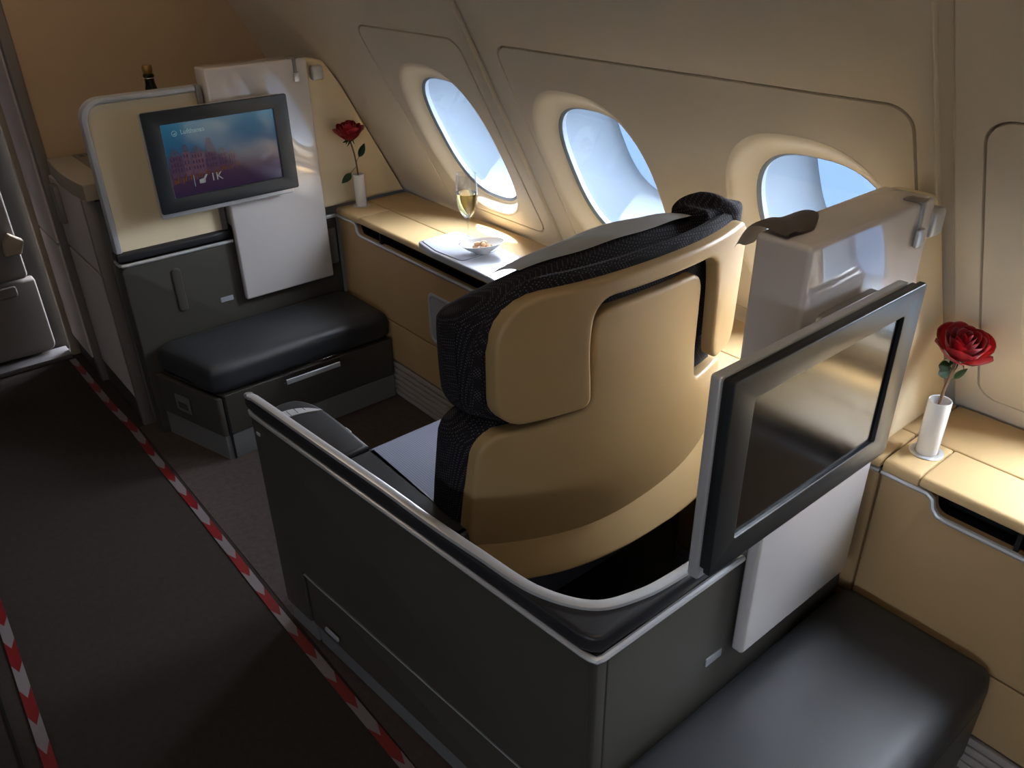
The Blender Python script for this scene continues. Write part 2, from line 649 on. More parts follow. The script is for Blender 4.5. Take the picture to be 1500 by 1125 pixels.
def warm_fill():  # glow of the added fill lights
    m = bpy.data.materials.new('warm_fill_diffuser')
    m.use_nodes = True
    b = m.node_tree.nodes['Principled BSDF']
    b.inputs['Base Color'].default_value = (0.8, 0.75, 0.65, 1)
    b.inputs['Emission Color'].default_value = (1.0, 0.80, 0.58, 1)
    b.inputs['Emission Strength'].default_value = 13.0
    return m
M['fill_glow'] = warm_fill()
def added_fill_light(label, y):  # added out of view to brighten bulkhead and walls, not known cabin lamps
    r = thing('added_fill_light', (0.40, y, 2.07), label, 'light', 'added fill lights')
    obj('fill_housing', box(0.08, 0.72, y - 0.06, y + 0.06, 2.070, 2.0985, 0.008), 'silver_dk', r)
    obj('fill_diffuser', box(0.10, 0.70, y - 0.045, y + 0.045, 2.064, 2.0698, 0.002), 'fill_glow', r)
added_fill_light('long warm added fill light above the lit monitor and front ottoman', 2.45)
added_fill_light('long warm added fill light above the ottoman and dark monitor', 0.30)
WIN_A, WIN_B, WIN_N = 0.168, 0.232, 2.7
WIN_S = s_of(0.972)
DEP = 0.032
def wall_plate(contours, t, front, side, b=0.004):
    bm = plate_bm(contours, t, b, 2)
    for v in bm.verts:
        v.co = wallpt(v.co.x, v.co.y, front + t - v.co.z, side)
    bmesh.ops.recalc_face_normals(bm, faces=bm.faces)
    return bm
def recess(yc): return superell(yc + 0.012, WIN_S + 0.015, WIN_A + 0.040, WIN_B + 0.055, 2.6, 64)
def lens_ring(yc, f, d, side):
    """f 0 = recess rim, 1 = opening"""
    r0 = recess(yc)
    r1 = superell(yc, WIN_S, WIN_A, WIN_B, WIN_N, 64)
    return [wallpt(a[0] * (1 - f) + b_[0] * f, a[1] * (1 - f) + b_[1] * f, d, side) for a, b_ in zip(r0, r1)]
def loft(rings):
    bm = bmesh.new()
    vr = [[bm.verts.new(p) for p in r] for r in rings]
    n = len(vr[0])
    for a, b_ in zip(vr[:-1], vr[1:]):
        for i in range(n):
            j = (i + 1) % n
            bm.faces.new((a[i], a[j], b_[j], b_[i]))
    return bm
win_no = [0]
TUN = 0.205
def window(yc, side):
    win_no[0] += 1
    root = thing('window_%d' % win_no[0], wallpt(yc, WIN_S, 0, side), kind='structure')
    rg = [[wallpt(p[0], p[1], 0.0112, side) for p in superell(yc + 0.012, WIN_S + 0.015, WIN_A + 0.055, WIN_B + 0.07, 2.6, 64)],
          lens_ring(yc, 0.0, 0.0112, side), lens_ring(yc, 0.0, 0.0004, side)]
    for k in range(11):
        t = k / 10
        sm = t * t * (3 - 2 * t)
        rg.append(lens_ring(yc, t, DEP * sm, side))
    obj('reveal', loft(rg), 'reveal', root)
    o = [superell(yc, WIN_S, WIN_A - a, WIN_B - a, WIN_N, 64) for a in (0.0, 0.004, 0.008, 0.008)]
    ds = (DEP, DEP + 0.003, DEP + 0.006, DEP + 0.020)
    obj('gasket', loft([[wallpt(p[0], p[1], d, side) for p in c] for c, d in zip(o, ds)]), 'gasket', root)
    ob = plate_bm([superell(yc, WIN_S, WIN_A - 0.006, WIN_B - 0.006, WIN_N, 64)], 0.003)
    for v in ob.verts: v.co = wallpt(v.co.x, v.co.y, DEP + 0.012 + v.co.z, side)
    obj('pane', ob, 'pane', root)
    ln = []
    for d, g in ((DEP + 0.020, -0.008), (DEP + 0.024, 0.012), (DEP + 0.05, 0.02), (TUN * 0.7, 0.012), (TUN, -0.012), (TUN + 0.01, -0.03)):
        c = superell(yc, WIN_S, WIN_A + g, WIN_B + g, WIN_N, 64)
        ln.append([wallpt(p[0], p[1], d, side) for p in c])
    obj('liner', loft(ln), 'liner', root)
    # light portal at the outer opening
    pd = bpy.data.lights.new('daylight_portal', 'AREA')
    pd.shape = 'RECTANGLE'; pd.size = 0.34; pd.size_y = 0.48
    pd.cycles.is_portal = True
    po = bpy.data.objects.new('daylight_portal', pd)
    col.objects.link(po)
    n = E_N.copy()
    if side < 0: n.x = -n.x
    po.matrix_world = Matrix.Translation(wallpt(yc, WIN_S, TUN + 0.02, side)) @ (-n).to_track_quat('-Z', 'Y').to_matrix().to_4x4()

trim_no = [0]
def side_wall(side, bays):
    name = 'wall_right' if side > 0 else 'wall_left'
    # closed backing below and above the panels so no daylight leaks past the joints
    root = thing(name, wallpt(0, S_LOW, 0, side), kind='structure')
    G = 0.013
    for (ya, yb, pa, pb, wins) in bays:
        panel_s0, panel_s1 = s_of(0.722), s_of(1.326)
        out = rrect(ya + G, yb - G, S_LOW, S_TOP, 0.002, 2)
        hole = rpoly([(pa - 0.003, panel_s0 - 0.003), (pb + 0.003, panel_s0 - 0.003), (pb + 0.003, panel_s1 + 0.003), (pa - 0.003, panel_s1 + 0.003)], 0.045, 8)
        obj('sidewall_bay', wall_plate([out, hole], 0.012, 0.0, side, 0.005), 'wall', root)
        inn = rpoly([(pa + 0.001, panel_s0 + 0.001), (pb - 0.001, panel_s0 + 0.001), (pb - 0.001, panel_s1 - 0.001), (pa + 0.001, panel_s1 - 0.001)], 0.043, 8)
        obj('inset_panel', wall_plate([inn] + [recess(w) for w in wins], 0.010, 0.0005, side, 0.0), 'wall_panel', root)
        # dark groove backing ring round the inset panel
        ri = rpoly([(pa + 0.012, panel_s0 + 0.012), (pb - 0.012, panel_s0 + 0.012), (pb - 0.012, panel_s1 - 0.012), (pa + 0.012, panel_s1 - 0.012)], 0.038, 8)
        ro = rpoly([(pa - 0.014, panel_s0 - 0.014), (pb + 0.014, panel_s0 - 0.014), (pb + 0.014, panel_s1 + 0.014), (pa - 0.014, panel_s1 + 0.014)], 0.05, 8)
        obj('joint_backing', wall_plate([ro, ri], 0.006, 0.0115, side, 0.0), 'groove', root)
        for w in wins: window(w, side)
    for yj in sorted({b_[0] for b_ in bays} | {b_[1] for b_ in bays}):
        trim_no[0] += 1
        bm = wall_plate([rrect(yj - 0.030, yj + 0.030, S_LOW, S_TOP, 0.001, 1)], 0.006, 0.0122, side, 0.0)
        t = obj('trim_%d' % trim_no[0], bm, 'wall'); t['kind'] = 'structure'
bays_r = [(1.80, 3.34, 1.872, 2.388, [2.115]), (0.585, 1.80, 0.637, 1.712, [1.482, 0.855]),
          (-0.63, 0.585, -0.578, 0.520, [0.23, -0.40]), (-1.845, -0.63, -1.793, -0.695, [-1.03, -1.66]), (-3.06, -1.845, -3.008, -1.91, [-2.29])]
side_wall(1, bays_r)
bays_l = [(1.80, 3.75, 1.872, 2.388, []), (0.585, 1.80, 0.637, 1.712, []),
          (-0.63, 0.585, -0.578, 0.520, [-0.40]), (-1.845, -0.63, -1.793, -0.695, [-1.03, -1.66]), (-3.06, -1.845, -3.008, -1.91, [-2.29])]
side_wall(-1, bays_l)
# skin outside the lower walls (closes the room behind the consoles)
pl = wallpt(0, S_LOW, 0.0)
struct('wall_lower_right', box(pl.x - 0.02, pl.x + 0.02, -3.0, 4.0, 0.0, pl.z + 0.03), 'wall')
struct('wall_lower_left', box(2 * XMID - pl.x - 0.02, 2 * XMID - pl.x + 0.02, -3.0, 4.0, 0.0, pl.z + 0.03), 'wall')
struct('wall_rear', box(-3.3, 1.95, -3.04, -3.0, 0, 2.2), 'ceiling')

# forward bulkhead: closes the cabin beside the storage counter, cut along the sloping wall
def sloped_x(z): return XW0 - 0.5385 * (z - ZW0)
bh = [(0.585, 0.0), (sloped_x(0.3) + 0.012, 0.0), (sloped_x(0.3) + 0.012, 0.3), (sloped_x(1.66) + 0.012, 1.66), (1.06, 2.12), (0.585, 2.14)]
struct('wall_front', plate([bh], 'rear', YB, 0.03), 'bulkhead')
trim_no[0] += 1
post = obj('trim_%d' % trim_no[0], box(0.545, 0.582, YB - 0.022, YB + 0.022, 0.0, 2.10, 0.008), 'post'); post['kind'] = 'structure'
# tall aisle-side panel beyond the bulkhead, two sheets over a dark kick strip
wa = thing('wall_aisle', (0.57, 3.47, 0), kind='structure')
obj('wall_sheet', plate([rrect(YB + 0.024, YD - 0.03, 0.575, 2.10, 0.004)], 'aisle', 0.540, 0.03, 0.004), 'pinkgrey', wa)
obj('wall_sheet', plate([rrect(YB + 0.024, YD - 0.03, 0.095, 0.565, 0.004)], 'aisle', 0.540, 0.03, 0.004), 'pinkgrey', wa)
obj('seam_strip', box(0.548, 0.565, YB + 0.024, YD - 0.03, 0.560, 0.58), 'post', wa)
obj('kick_strip', box(0.552, 0.57, YB + 0.024, YD - 0.03, 0.0, 0.095), 'grey', wa)
trim_no[0] += 1
post = obj('trim_%d' % trim_no[0], box(0.518, 0.57, YD - 0.032, YD + 0.0, 0.0, 2.10, 0.006), 'beige_edge'); post['kind'] = 'structure'
struct('wall_forward', box(-3.2, 0.60, YD + 0.06, YD + 0.10, 0, 2.2), 'black')
dr = thing('door_1', (0.10, YD + 0.03, 0), kind='structure')
obj('door_leaf', plate([rpoly([(-0.45, 0.365), (0.455, 0.365), (0.455, 1.95), (-0.45, 1.95)], 0.02)], 'rear', YD + 0.005, 0.05, 0.008), 'door', dr)
obj('lower_lining', plate([rpoly([(-0.45, 0.035), (0.475, 0.035), (0.475, 0.355), (-0.45, 0.355)], [0.01, 0.03, 0.01, 0.01])], 'rear', YD + 0.008, 0.05, 0.008), 'door', dr)
obj('pocket', plate([rrect(-0.30, 0.40, 0.30, 0.345, 0.012)], 'rear', YD - 0.002, 0.012, 0.006), 'door', dr)
obj('viewing_recess', plate([rrect(-0.05, 0.375, 0.52, 1.2, 0.06)], 'rear', YD + 0.001, 0.006, 0.003), 'door', dr)
obj('latch_cover', plate([rpoly([(0.395, 0.475), (0.455, 0.475), (0.475, 0.525), (0.43, 0.56), (0.405, 0.53)], 0.006)], 'rear', YD - 0.03, 0.035, 0.006), 'beige_edge', dr)
obj('door_sill', box(-0.6, 0.515, YD - 0.055, YD + 0.05, 0.0, 0.022, 0.006), 'sill', dr)
# pale concrete apron far below the upper deck
struct('ground', box(-400, 400, -400, 400, -8.2, -8.0), 'concrete')

# ================================================================== SIDE CONSOLES
XC = 1.39       # aisle face of the consoles
def console(name, y0, y1, label, slot, cap):
    """cap: (ya, yb) short fixed pad that carries the vase; slot: (ya, yb) open storage slot"""
    root = thing(name, (1.54, (y0 + y1) / 2, 0), label, 'console')
    xb = 1.69
    sa, sb = slot
    up = [(y0, 0.321), (y1, 0.321), (y1, 0.640)]
    rr = [0.002, 0.002, 0.002]
    if sb < y1: up += [(sb + 0.012, 0.640), (sb + 0.004, 0.604)]; rr += [0.008, 0.022]
    else: up += []
    if sa > y0: up += [(sa - 0.004, 0.604), (sa - 0.012, 0.640), (y0, 0.640)]; rr += [0.022, 0.008, 0.002]
    else: up += [(y0, 0.604)]; rr += [0.002]
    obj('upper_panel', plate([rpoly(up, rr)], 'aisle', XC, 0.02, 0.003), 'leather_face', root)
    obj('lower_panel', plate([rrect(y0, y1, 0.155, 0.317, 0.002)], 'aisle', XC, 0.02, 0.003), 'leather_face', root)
    obj('carcass', box(XC + 0.022, xb - 0.16, y0, y1, 0.155, 0.594), 'dark_void', root)
    # silver edging that dips round the slot
    line = [(XC - 0.001, y1, 0.644)]
    if sb < y1: line += [(XC - 0.001, sb + 0.024, 0.644), (XC - 0.001, sb + 0.013, 0.637), (XC - 0.001, sb + 0.008, 0.618), (XC - 0.001, sb - 0.004, 0.606), (XC - 0.001, sb - 0.02, 0.603)]
    if sa > y0: line += [(XC - 0.001, sa + 0.02, 0.603), (XC - 0.001, sa - 0.008, 0.618), (XC - 0.001, sa - 0.024, 0.644), (XC - 0.001, y0, 0.644)]
    else: line += [(XC - 0.001, y0, 0.603)]
    obj('edge_trim', tube(line, 0.006, 8), 'silver', root)
    # slot interior
    obj('slot_back', box(XC + 0.055, XC + 0.06, max(y0, sa), min(y1, sb), 0.597, 0.652), 'black', root)
    obj('slot_divider', box(XC + 0.004, XC + 0.055, sb - 0.145, sb - 0.137, 0.597, 0.650), 'black', root)
    # padded tops with a bullnose
    def pad(n, ya, yb, x0, x1, lo, nose):
        if nose:
            pr = rpoly([(x0, lo), (x1, lo), (x1, 0.674), (x0, 0.674)], [0.006, 0.002, 0.004, 0.026], 7)
        else:
            pr = rpoly([(x0, lo), (x1, lo), (x1, 0.674), (x0, 0.674)], [0.002, 0.002, 0.002, 0.004], 3)
        return obj(n, plate([pr], 'rear', ya, yb - ya, 0.004, 2, True), 'leather_lit', root)
    ca, cb = cap
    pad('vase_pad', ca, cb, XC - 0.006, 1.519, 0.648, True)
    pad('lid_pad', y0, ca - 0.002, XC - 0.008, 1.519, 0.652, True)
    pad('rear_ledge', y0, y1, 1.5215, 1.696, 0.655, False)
    # ribbed air vent along the floor
    vb = obj('vent_back', box(XC + 0.016, XC + 0.03, y0, y1, 0.0, 0.152), 'black', root)
    for k in range(6):
        z = 0.004 + k * 0.0245
        obj('vent_slat', box(XC - 0.002, XC + 0.016, y0, y1, z, z + 0.021, 0.004, 2), 'vent', vb)
    return root
con_f = console('side_console', 0.560, 2.722, 'camel leather side console under the oval windows holding tray and champagne flute', (1.05, 2.575), (2.56, 2.722))
con_r = console('side_console', -1.45, 0.556, 'camel leather side console beside the charcoal ottoman with big switched-off monitor', (-1.2, 0.440), (0.483, 0.556))
# recessed control panel in the front console face
ring = [rrect(1.86, 2.142, 0.335, 0.522, 0.028, 6), rrect(1.872, 2.130, 0.347, 0.510, 0.02, 6)]
cp = obj('control_frame', plate(ring, 'aisle', XC - 0.004, 0.010, 0.003), 'silver', con_f)
obj('control_glass', plate([rrect(1.870, 2.132, 0.345, 0.512, 0.02, 6)], 'aisle', XC - 0.0002, 0.004), 'plate', cp)
obj('handset', box(XC - 0.014, XC - 0.0004, 2.01, 2.06, 0.36, 0.42, 0.006), 'black', cp)

# ================================================================== MODULE PIECES (front at Y0 = 2.700, rear at Y0 = 0.555)
Y_F, Y_R = 2.700, 0.555
def white_cabinet(label):
    y = Y_F
    r = thing('white_cabinet', (1.15, y + 0.04, 0.42), label, 'cabinet', 'white gloss stowage units of the two seats')
    prof = rpoly([(y, 0.422), (y + 0.0255, 0.422), (y + 0.0255, 0.69), (y + 0.092, 0.69), (y + 0.092, 1.206), (y, 1.206)], [0.008, 0.006, 0.004, 0.006, 0.008, 0.008], 4)
    obj('cabinet_body', plate([prof], 'aisle', 0.982, 0.352, 0.008, 4, True), 'white', r)
    lt = obj('latch_rail', box(1.281, 1.293, y - 0.004, y + 0.020, 1.135, 1.2085, 0.002), 'silver_dk', r)
    obj('latch_knob', box(1.276, 1.297, y - 0.010, y - 0.0035, 1.135, 1.165, 0.003), 'silver', lt)
    obj('latch_top', box(1.276, 1.300, y - 0.002, y + 0.028, 1.2062, 1.2095, 0.001), 'silver_dk', lt)
    return r
def divider(label):
    y = Y_F + 0.030
    r = thing('divider_screen', (1.40, y + 0.03, 0.645), label, 'screen', 'cream divider screens of the two seats')
    pts = [(1.336, 0.678), (sloped_x(0.678) - 0.008, 0.678), (sloped_x(1.10) - 0.008, 1.10), (sloped_x(1.188) - 0.02, 1.188), (1.336, 1.198)]
    obj('screen_panel', plate([rpoly(pts, [0.002, 0.004, 0.05, 0.03, 0.012])], 'rear', y, 0.065, 0.008), 'cream_screen', r)
    hk = obj('coat_hook', box(1.352, 1.395, y - 0.026, y - 0.0003, 1.128, 1.176, 0.008, 3), 'silver', r)
    return r
def monitor(label, screen):
    y = Y_F - 0.067
    r = thing('monitor', (0.975, y + 0.03, 0.78), label, 'monitor', 'seat monitors on hinged arms')
    x0, x1, z0, z1 = 0.742, 1.212, 0.804, 1.114
    sx0, sx1, sz0, sz1 = 0.792, 1.160, 0.848, 1.073
    obj('bezel', plate([rrect(x0, x1, z0, z1, 0.006, 3), rrect(sx0, sx1, sz0, sz1, 0.003, 2)], 'rear', y, 0.010, 0.002), 'bezel', r)
    obj('bezel_gasket', plate([rrect(x0 + 0.004, x1 - 0.004, z0 + 0.004, z1 - 0.004, 0.004, 2)], 'rear', y + 0.0105, 0.009, 0.001), 'black', r)
    obj('back_shell', plate([rrect(x0 + 0.001, x1 - 0.012, z0 - 0.020, z1 - 0.002, 0.006, 3)], 'rear', y + 0.020, 0.018, 0.004, 3, True), 'silver', r)
    obj('hinge_arm', plate([rrect(1.02, 1.19, z0 + 0.03, z1 - 0.02, 0.02, 4)], 'rear', y + 0.0385, 0.028, 0.006), 'silver_dk', r)
    sc = obj('screen', plate([rrect(sx0 - 0.001, sx1 + 0.001, sz0 - 0.001, sz1 + 0.001, 0.002, 2)], 'rear', y + 0.006, 0.004), screen, r)
    return r, sc, (sx0, sx1, sz0, sz1, y + 0.006)

w1 = white_cabinet('white glossy upright cabinet behind the lit monitor showing a city')
w2 = copy_tree(w1); w2.location.y += Y_R - Y_F
w2['label'] = 'white glossy upright cabinet behind the large dark monitor'
d1 = divider("cream divider screen between the lit monitor's white cabinet and the sloping wall")
d2 = copy_tree(d1); d2.location.y += Y_R - Y_F
d2['label'] = "cream divider screen between the dark monitor's white cabinet and the sloping wall"
m1, sc1, sr = monitor('seat monitor showing an old town at dusk and seat number', 'screen_on')
m2, sc2, _ = monitor('large switched-off seat monitor with glossy black screen', 'screen_off')
m2.location.y += Y_R - Y_F

# moulded grey cover hooked over the near white cabinet's top corner
yb = Y_R + 0.094
cvp = [(0.978, 1.140), (0.972, 1.150), (0.985, 1.2105), (1.00, 1.218), (1.06, 1.216), (1.08, 1.2105), (1.115, 1.2085)]
def cover_map(u, v, n): return V(u, v, n)
bm = bmesh.new()
prof = spline([(0.975, yb + 0.030, 1.170), (0.975, yb + 0.016, 1.200), (0.975, yb - 0.004, 1.2135), (0.975, yb - 0.03, 1.2125), (0.975, yb - 0.055, 1.2095)], 4)
wid = [0.055, 0.06, 0.065, 0.075, 0.085, 0.10, 0.115, 0.12, 0.125, 0.128, 0.13, 0.128, 0.122, 0.112, 0.098, 0.085, 0.07]
rows = []
for p, w in zip(prof, wid):
    rows.append([bm.verts.new((0.975 + w * t / 6 + (0.006 if t == 0 else 0), p.y, p.z + 0.008 * math.exp(-((t - 1.5) / 1.3) ** 2))) for t in range(7)])
for a, b_ in zip(rows[:-1], rows[1:]):
    for i in range(6): bm.faces.new((a[i], a[i + 1], b_[i + 1], b_[i]))
bmesh.ops.solidify(bm, geom=bm.faces[:], thickness=0.004)
bmesh.ops.recalc_face_normals(bm, faces=bm.faces)
obj('corner_cover', bm, 'post', w2)

# ---- picture on the lit monitor
sx0, sx1, sz0, sz1, sy = sr
def scr(n, pts, m, d=0.0004):
    return obj(n, plate([[(sx0 + (sx1 - sx0) * u, sz0 + (sz1 - sz0) * v) for u, v in pts]], 'rear', sy - d, 0.0003), m, sc1, smooth=False)
houses = [(0.02, 0.13, 0.56, 0.66, 'px_house'), (0.135, 0.20, 0.60, 0.70, 'px_house2'), (0.205, 0.32, 0.57, 0.66, 'px_house2'), (0.325, 0.43, 0.55, 0.74, 'px_house'), (0.435, 0.52, 0.50, 0.58, 'px_house'), (0.525, 0.60, 0.46, 0.53, 'px_house')]
for (a, b_, e, p, mm) in houses:
    scr('house_front', [(a, 0.27), (b_, 0.27), (b_, e), (a, e)], mm)
    mid = (a + b_) / 2
    scr('house_gable', [(a, e), (b_, e), (mid + 0.015, p), (mid - 0.015, p)], 'px_roof')
    nw = max(2, int((b_ - a) / 0.024))
    for row in range(3):
        z = 0.33 + (e - 0.33) * row / 3 + 0.015
        for k in range(nw):
            x = a + 0.008 + k * (b_ - a - 0.012) / nw
            scr('house_window', [(x, z), (x + 0.011, z), (x + 0.011, z + 0.045), (x, z + 0.045)], 'px_win', 0.0008)
rg_ = random.Random(5)
for k in range(26):                                                 # lit awnings, lamps and people along the square
    a = 0.0 + k * 0.0235
    low = 0.16 + 0.10 * (k / 26) + rg_.uniform(0, 0.03)
    scr('street_glow', [(a, low), (a + rg_.uniform(0.012, 0.024), low), (a + 0.021, low + rg_.uniform(0.05, 0.11)), (a + 0.003, low + rg_.uniform(0.04, 0.10))], 'px_gold' if k % 3 else 'px_house', 0.0012)
for k in range(18):
    a = 0.01 + k * 0.032
    scr('street_figure', [(a, 0.13 + 0.007 * k), (a + 0.012, 0.13 + 0.007 * k), (a + 0.010, 0.18 + 0.007 * k), (a + 0.002, 0.18 + 0.007 * k)], 'px_win', 0.0015)
def text(body, u, v, size, m, parent, d=0.0018, name='lettering'):
    c = bpy.data.curves.new(name, 'FONT')
    c.body = body
    c.size = size
    c.extrude = 0.0001
    tmp = bpy.data.objects.new(name, c)
    me = bpy.data.meshes.new_from_object(tmp)
    bpy.data.objects.remove(tmp)
    bm = bmesh.new(); bm.from_mesh(me); bpy.data.meshes.remove(me)
    O = V(sx0 + (sx1 - sx0) * u, sy - d, sz0 + (sz1 - sz0) * v)
    for w in bm.verts: w.co = O + V(w.co.x, -w.co.z, w.co.y)
    return obj(name, bm, m, parent, smooth=False)
text('Lufthansa', 0.155, 0.845, 0.020, 'px_text_dim', sc1)
text('1K', 0.335, 0.145, 0.036, 'px_text', sc1)
scr('seat_symbol', [(0.235, 0.14), (0.285, 0.14), (0.29, 0.19), (0.315, 0.25), (0.300, 0.255), (0.275, 0.205), (0.235, 0.195)], 'px_text', 0.0018)
scr('symbol_bar', [(0.190, 0.11), (0.194, 0.11), (0.194, 0.27), (0.190, 0.27)], 'px_text_dim', 0.0018)
obj('crane_ring', plate([superell(sx0 + 0.105 * (sx1 - sx0), sz0 + 0.865 * (sz1 - sz0), 0.0085, 0.0085, 2, 24), superell(sx0 + 0.105 * (sx1 - sx0), sz0 + 0.865 * (sz1 - sz0), 0.0072, 0.0072, 2, 24)], 'rear', sy - 0.0018, 0.0003), 'px_text_dim', sc1, smooth=False)
scr('crane_symbol', [(0.088, 0.850), (0.105, 0.862), (0.125, 0.885), (0.112, 0.862), (0.122, 0.850), (0.105, 0.852)], 'px_text_dim', 0.0018)

# ---- front partition (dark grey lower wall with raised framed screen)
yp = 2.730
fp = thing('seat_partition', (0.98, yp + 0.03, 0), 'dark grey partition with raised silver-framed cream screen behind the lit monitor', 'partition')
obj('lower_panel', plate([rpoly([(0.600, 0.0), (1.386, 0.0), (1.386, 0.634), (0.600, 0.634)], [0.004, 0.004, 0.004, 0.02])], 'rear', yp, 0.066, 0.006), 'grey', fp)
obj('trim_strip', tube([(0.605, yp + 0.06, 0.640), (0.602, yp + 0.01, 0.640), (0.608, yp, 0.640), (0.625, yp - 0.003, 0.640), (0.980, yp - 0.003, 0.640)], 0.0062, 8), 'silver', fp)
obj('trim_strip', box(1.336, 1.386, yp - 0.004, yp + 0.02, 0.636, 0.650, 0.003), 'silver', fp)
obj('leather_pad', cushion(0.598, 0.980, yp + 0.001, yp + 0.066, 0.6465, 0.680, 0.012, (0, 0, 0), 8), 'black_leather', fp)
fr = obj('raised_screen', plate([rpoly([(0.612, 0.6805), (0.968, 0.6805), (0.968, 1.146), (0.612, 1.146)], [0.002, 0.002, 0.004, 0.055], 8)], 'rear', yp + 0.016, 0.020), 'cream_screen', fp)
path = [(0.612, yp + 0.026, 0.6805)]
for k in range(9):
    a = math.pi - math.pi / 2 * k / 8
    path.append((0.667 + 0.055 * math.cos(a), yp + 0.026, 1.091 + 0.055 * math.sin(a)))
path += [(0.955, yp + 0.026, 1.146)]
obj('screen_frame', tube(path, 0.01, 12, sq=(0.011, 0.019)), 'silver', fr)
obj('frame_post', box(0.957, 0.976, yp + 0.006, yp + 0.045, 0.6805, 1.156, 0.004), 'silver_dk', fr)
obj('pull_handle', plate([rrect(0.752, 0.783, 0.437, 0.592, 0.012, 5)], 'rear', yp - 0.006, 0.0058, 0.004), 'grey', fp)
obj('seat_plate', plate([rrect(0.898, 0.944, 0.428, 0.446, 0.003)], 'rear', yp - 0.0022, 0.002, 0.001), 'plate', fp)
obj('recess_lid', plate([rrect(1.340, 1.376, 0.46, 0.60, 0.01, 4)], 'rear', yp - 0.004, 0.0038, 0.003), 'grey_mid', fp)

# ---- near seat shell: aisle wall, rear wall, leather rail
A0 = V(0.538, 1.600); B0 = V(0.627, 0.583)
dirAB = (B0 - A0).normalized()
nin = V(-dirAB.y, dirAB.x)
if nin.x < 0: nin = -nin
shell = thing('seat_shell', (0.75, 1.1, 0), 'dark grey angular seat shell with black padded rail wrapped round the seat', 'seat shell')
T = 0.030
A1 = A0 + nin * T; B1 = V(0.627 + T, 0.583 + T)
def side_xy(s, off=0.0):
    p = A0 + (B0 - A0) * s + nin * off
    return p
Ls = (B0 - A0).length
Bi = B0 + nin * T
def on_side(bm_):
    """(s along A->B, z, n outwards)"""
    for v in bm_.verts:
        p = A0 + dirAB * v.co.x - nin * v.co.z
        v.co = V(p.x, p.y, v.co.y)
    bmesh.ops.recalc_face_normals(bm_, faces=bm_.faces)
    return bm_
# aisle wall with the cut-out for the lower drawer front
s_n = 0.118
upc = [(0.0, 0.068), (s_n - 0.006, 0.068), (s_n - 0.006, 0.236), (Ls - 0.012, 0.136 if False else 0.236), (Ls - 0.012, 0.634), (0.0, 0.634)]
def at_s(n_off):
    return lambda: None
bm = plate_bm([rpoly(upc, [0.004, 0.002, 0.002, 0.002, 0.004, 0.018])], T, 0.005, 3)
for v in bm.verts: v.co.z -= T
obj('aisle_panel', on_side(bm), 'grey', shell)
bm = plate_bm([rpoly([(s_n + 0.004, 0.070), (Ls - 0.012, 0.070), (Ls - 0.012, 0.229), (s_n + 0.004, 0.229)], [0.002, 0.002, 0.002, 0.006])], T - 0.004, 0.003, 2)
for v in bm.verts: v.co.z -= T - 0.001
dp = obj('drawer_front', on_side(bm), 'grey', shell)
bm = plate_bm([rrect(s_n + 0.001, Ls - 0.012, 0.2300, 0.2335, 0.001, 1)], 0.004)
for v in bm.verts: v.co.z -= 0.003
obj('drawer_edge', on_side(bm), 'silver', dp)
bm = plate_bm([rrect(s_n - 0.004, s_n + 0.003, 0.070, 0.234, 0.001, 1)], 0.006)
for v in bm.verts: v.co.z -= 0.012
obj('drawer_gap', on_side(bm), 'black', dp)
bm = plate_bm([rpoly([(0.190, 0.098), (0.245, 0.098), (0.245, 0.112), (0.190, 0.112)], 0.005)], 0.004, 0.0015)
for v in bm.verts: v.co.z -= -0.0012
obj('floor_light', on_side(bm), 'plate', dp)
bm = plate_bm([rrect(0.0, s_n + 0.004, 0.0, 0.066, 0.003, 2)], 0.014, 0.003)
for v in bm.verts: v.co.z -= 0.022
obj('kick_plate', on_side(bm), 'kick', shell)
bm = plate_bm([rrect(s_n + 0.010, Ls - 0.012, 0.0, 0.066, 0.003, 2)], 0.012, 0.003)
for v in bm.verts: v.co.z -= 0.024
obj('kick_plate', on_side(bm), 'kick', shell)
bm = plate_bm([rrect(0.020, 0.034, 0.590, 0.598, 0.002, 2)], 0.002)
for v in bm.verts: v.co.z -= -0.0003
obj('rivet_plate', on_side(bm), 'silver', shell)
# rear wall and corner post
obj('rear_panel', plate([rrect(0.650, 1.380, 0.0, 0.634, 0.004)], 'rear', 0.583, T, 0.005), 'grey', shell)
cpz = [(B0.x - dirAB.x * 0.013, B0.y - dirAB.y * 0.013), (B0.x, B0.y), (0.651, 0.583), (0.651, 0.583 + T), (B0.x - dirAB.x * 0.013 + nin.x * T, B0.y - dirAB.y * 0.013 + nin.y * T)]
obj('corner_post', plate([rpoly(cpz, [0.001, 0.012, 0.001, 0.001, 0.001])], 'top', 0.634, 0.634), 'grey', shell)
obj('seat_plate', plate([rrect(0.913, 0.958, 0.420, 0.440, 0.003)], 'rear', 0.5808, 0.002, 0.001), 'plate', shell)
# silver strip under the pad, all round
pth = [side_xy(0.0, 0.012).to_3d(), side_xy(0.0, 0.0).to_3d() + V(0.004, 0.006, 0)]
pth += [side_xy(t, -0.001).to_3d() for t in (0.01, 0.3, 0.6, 0.975)]
pth += [V(B0.x - 0.001, B0.y + 0.012, 0), V(B0.x + 0.003, B0.y + 0.002, 0), V(B0.x + 0.014, B0.y - 0.001, 0), V(0.98, 0.582, 0)]
for p in pth: p.z = 0.6405
obj('trim_strip', tube(pth, 0.006, 8), 'silver', shell)
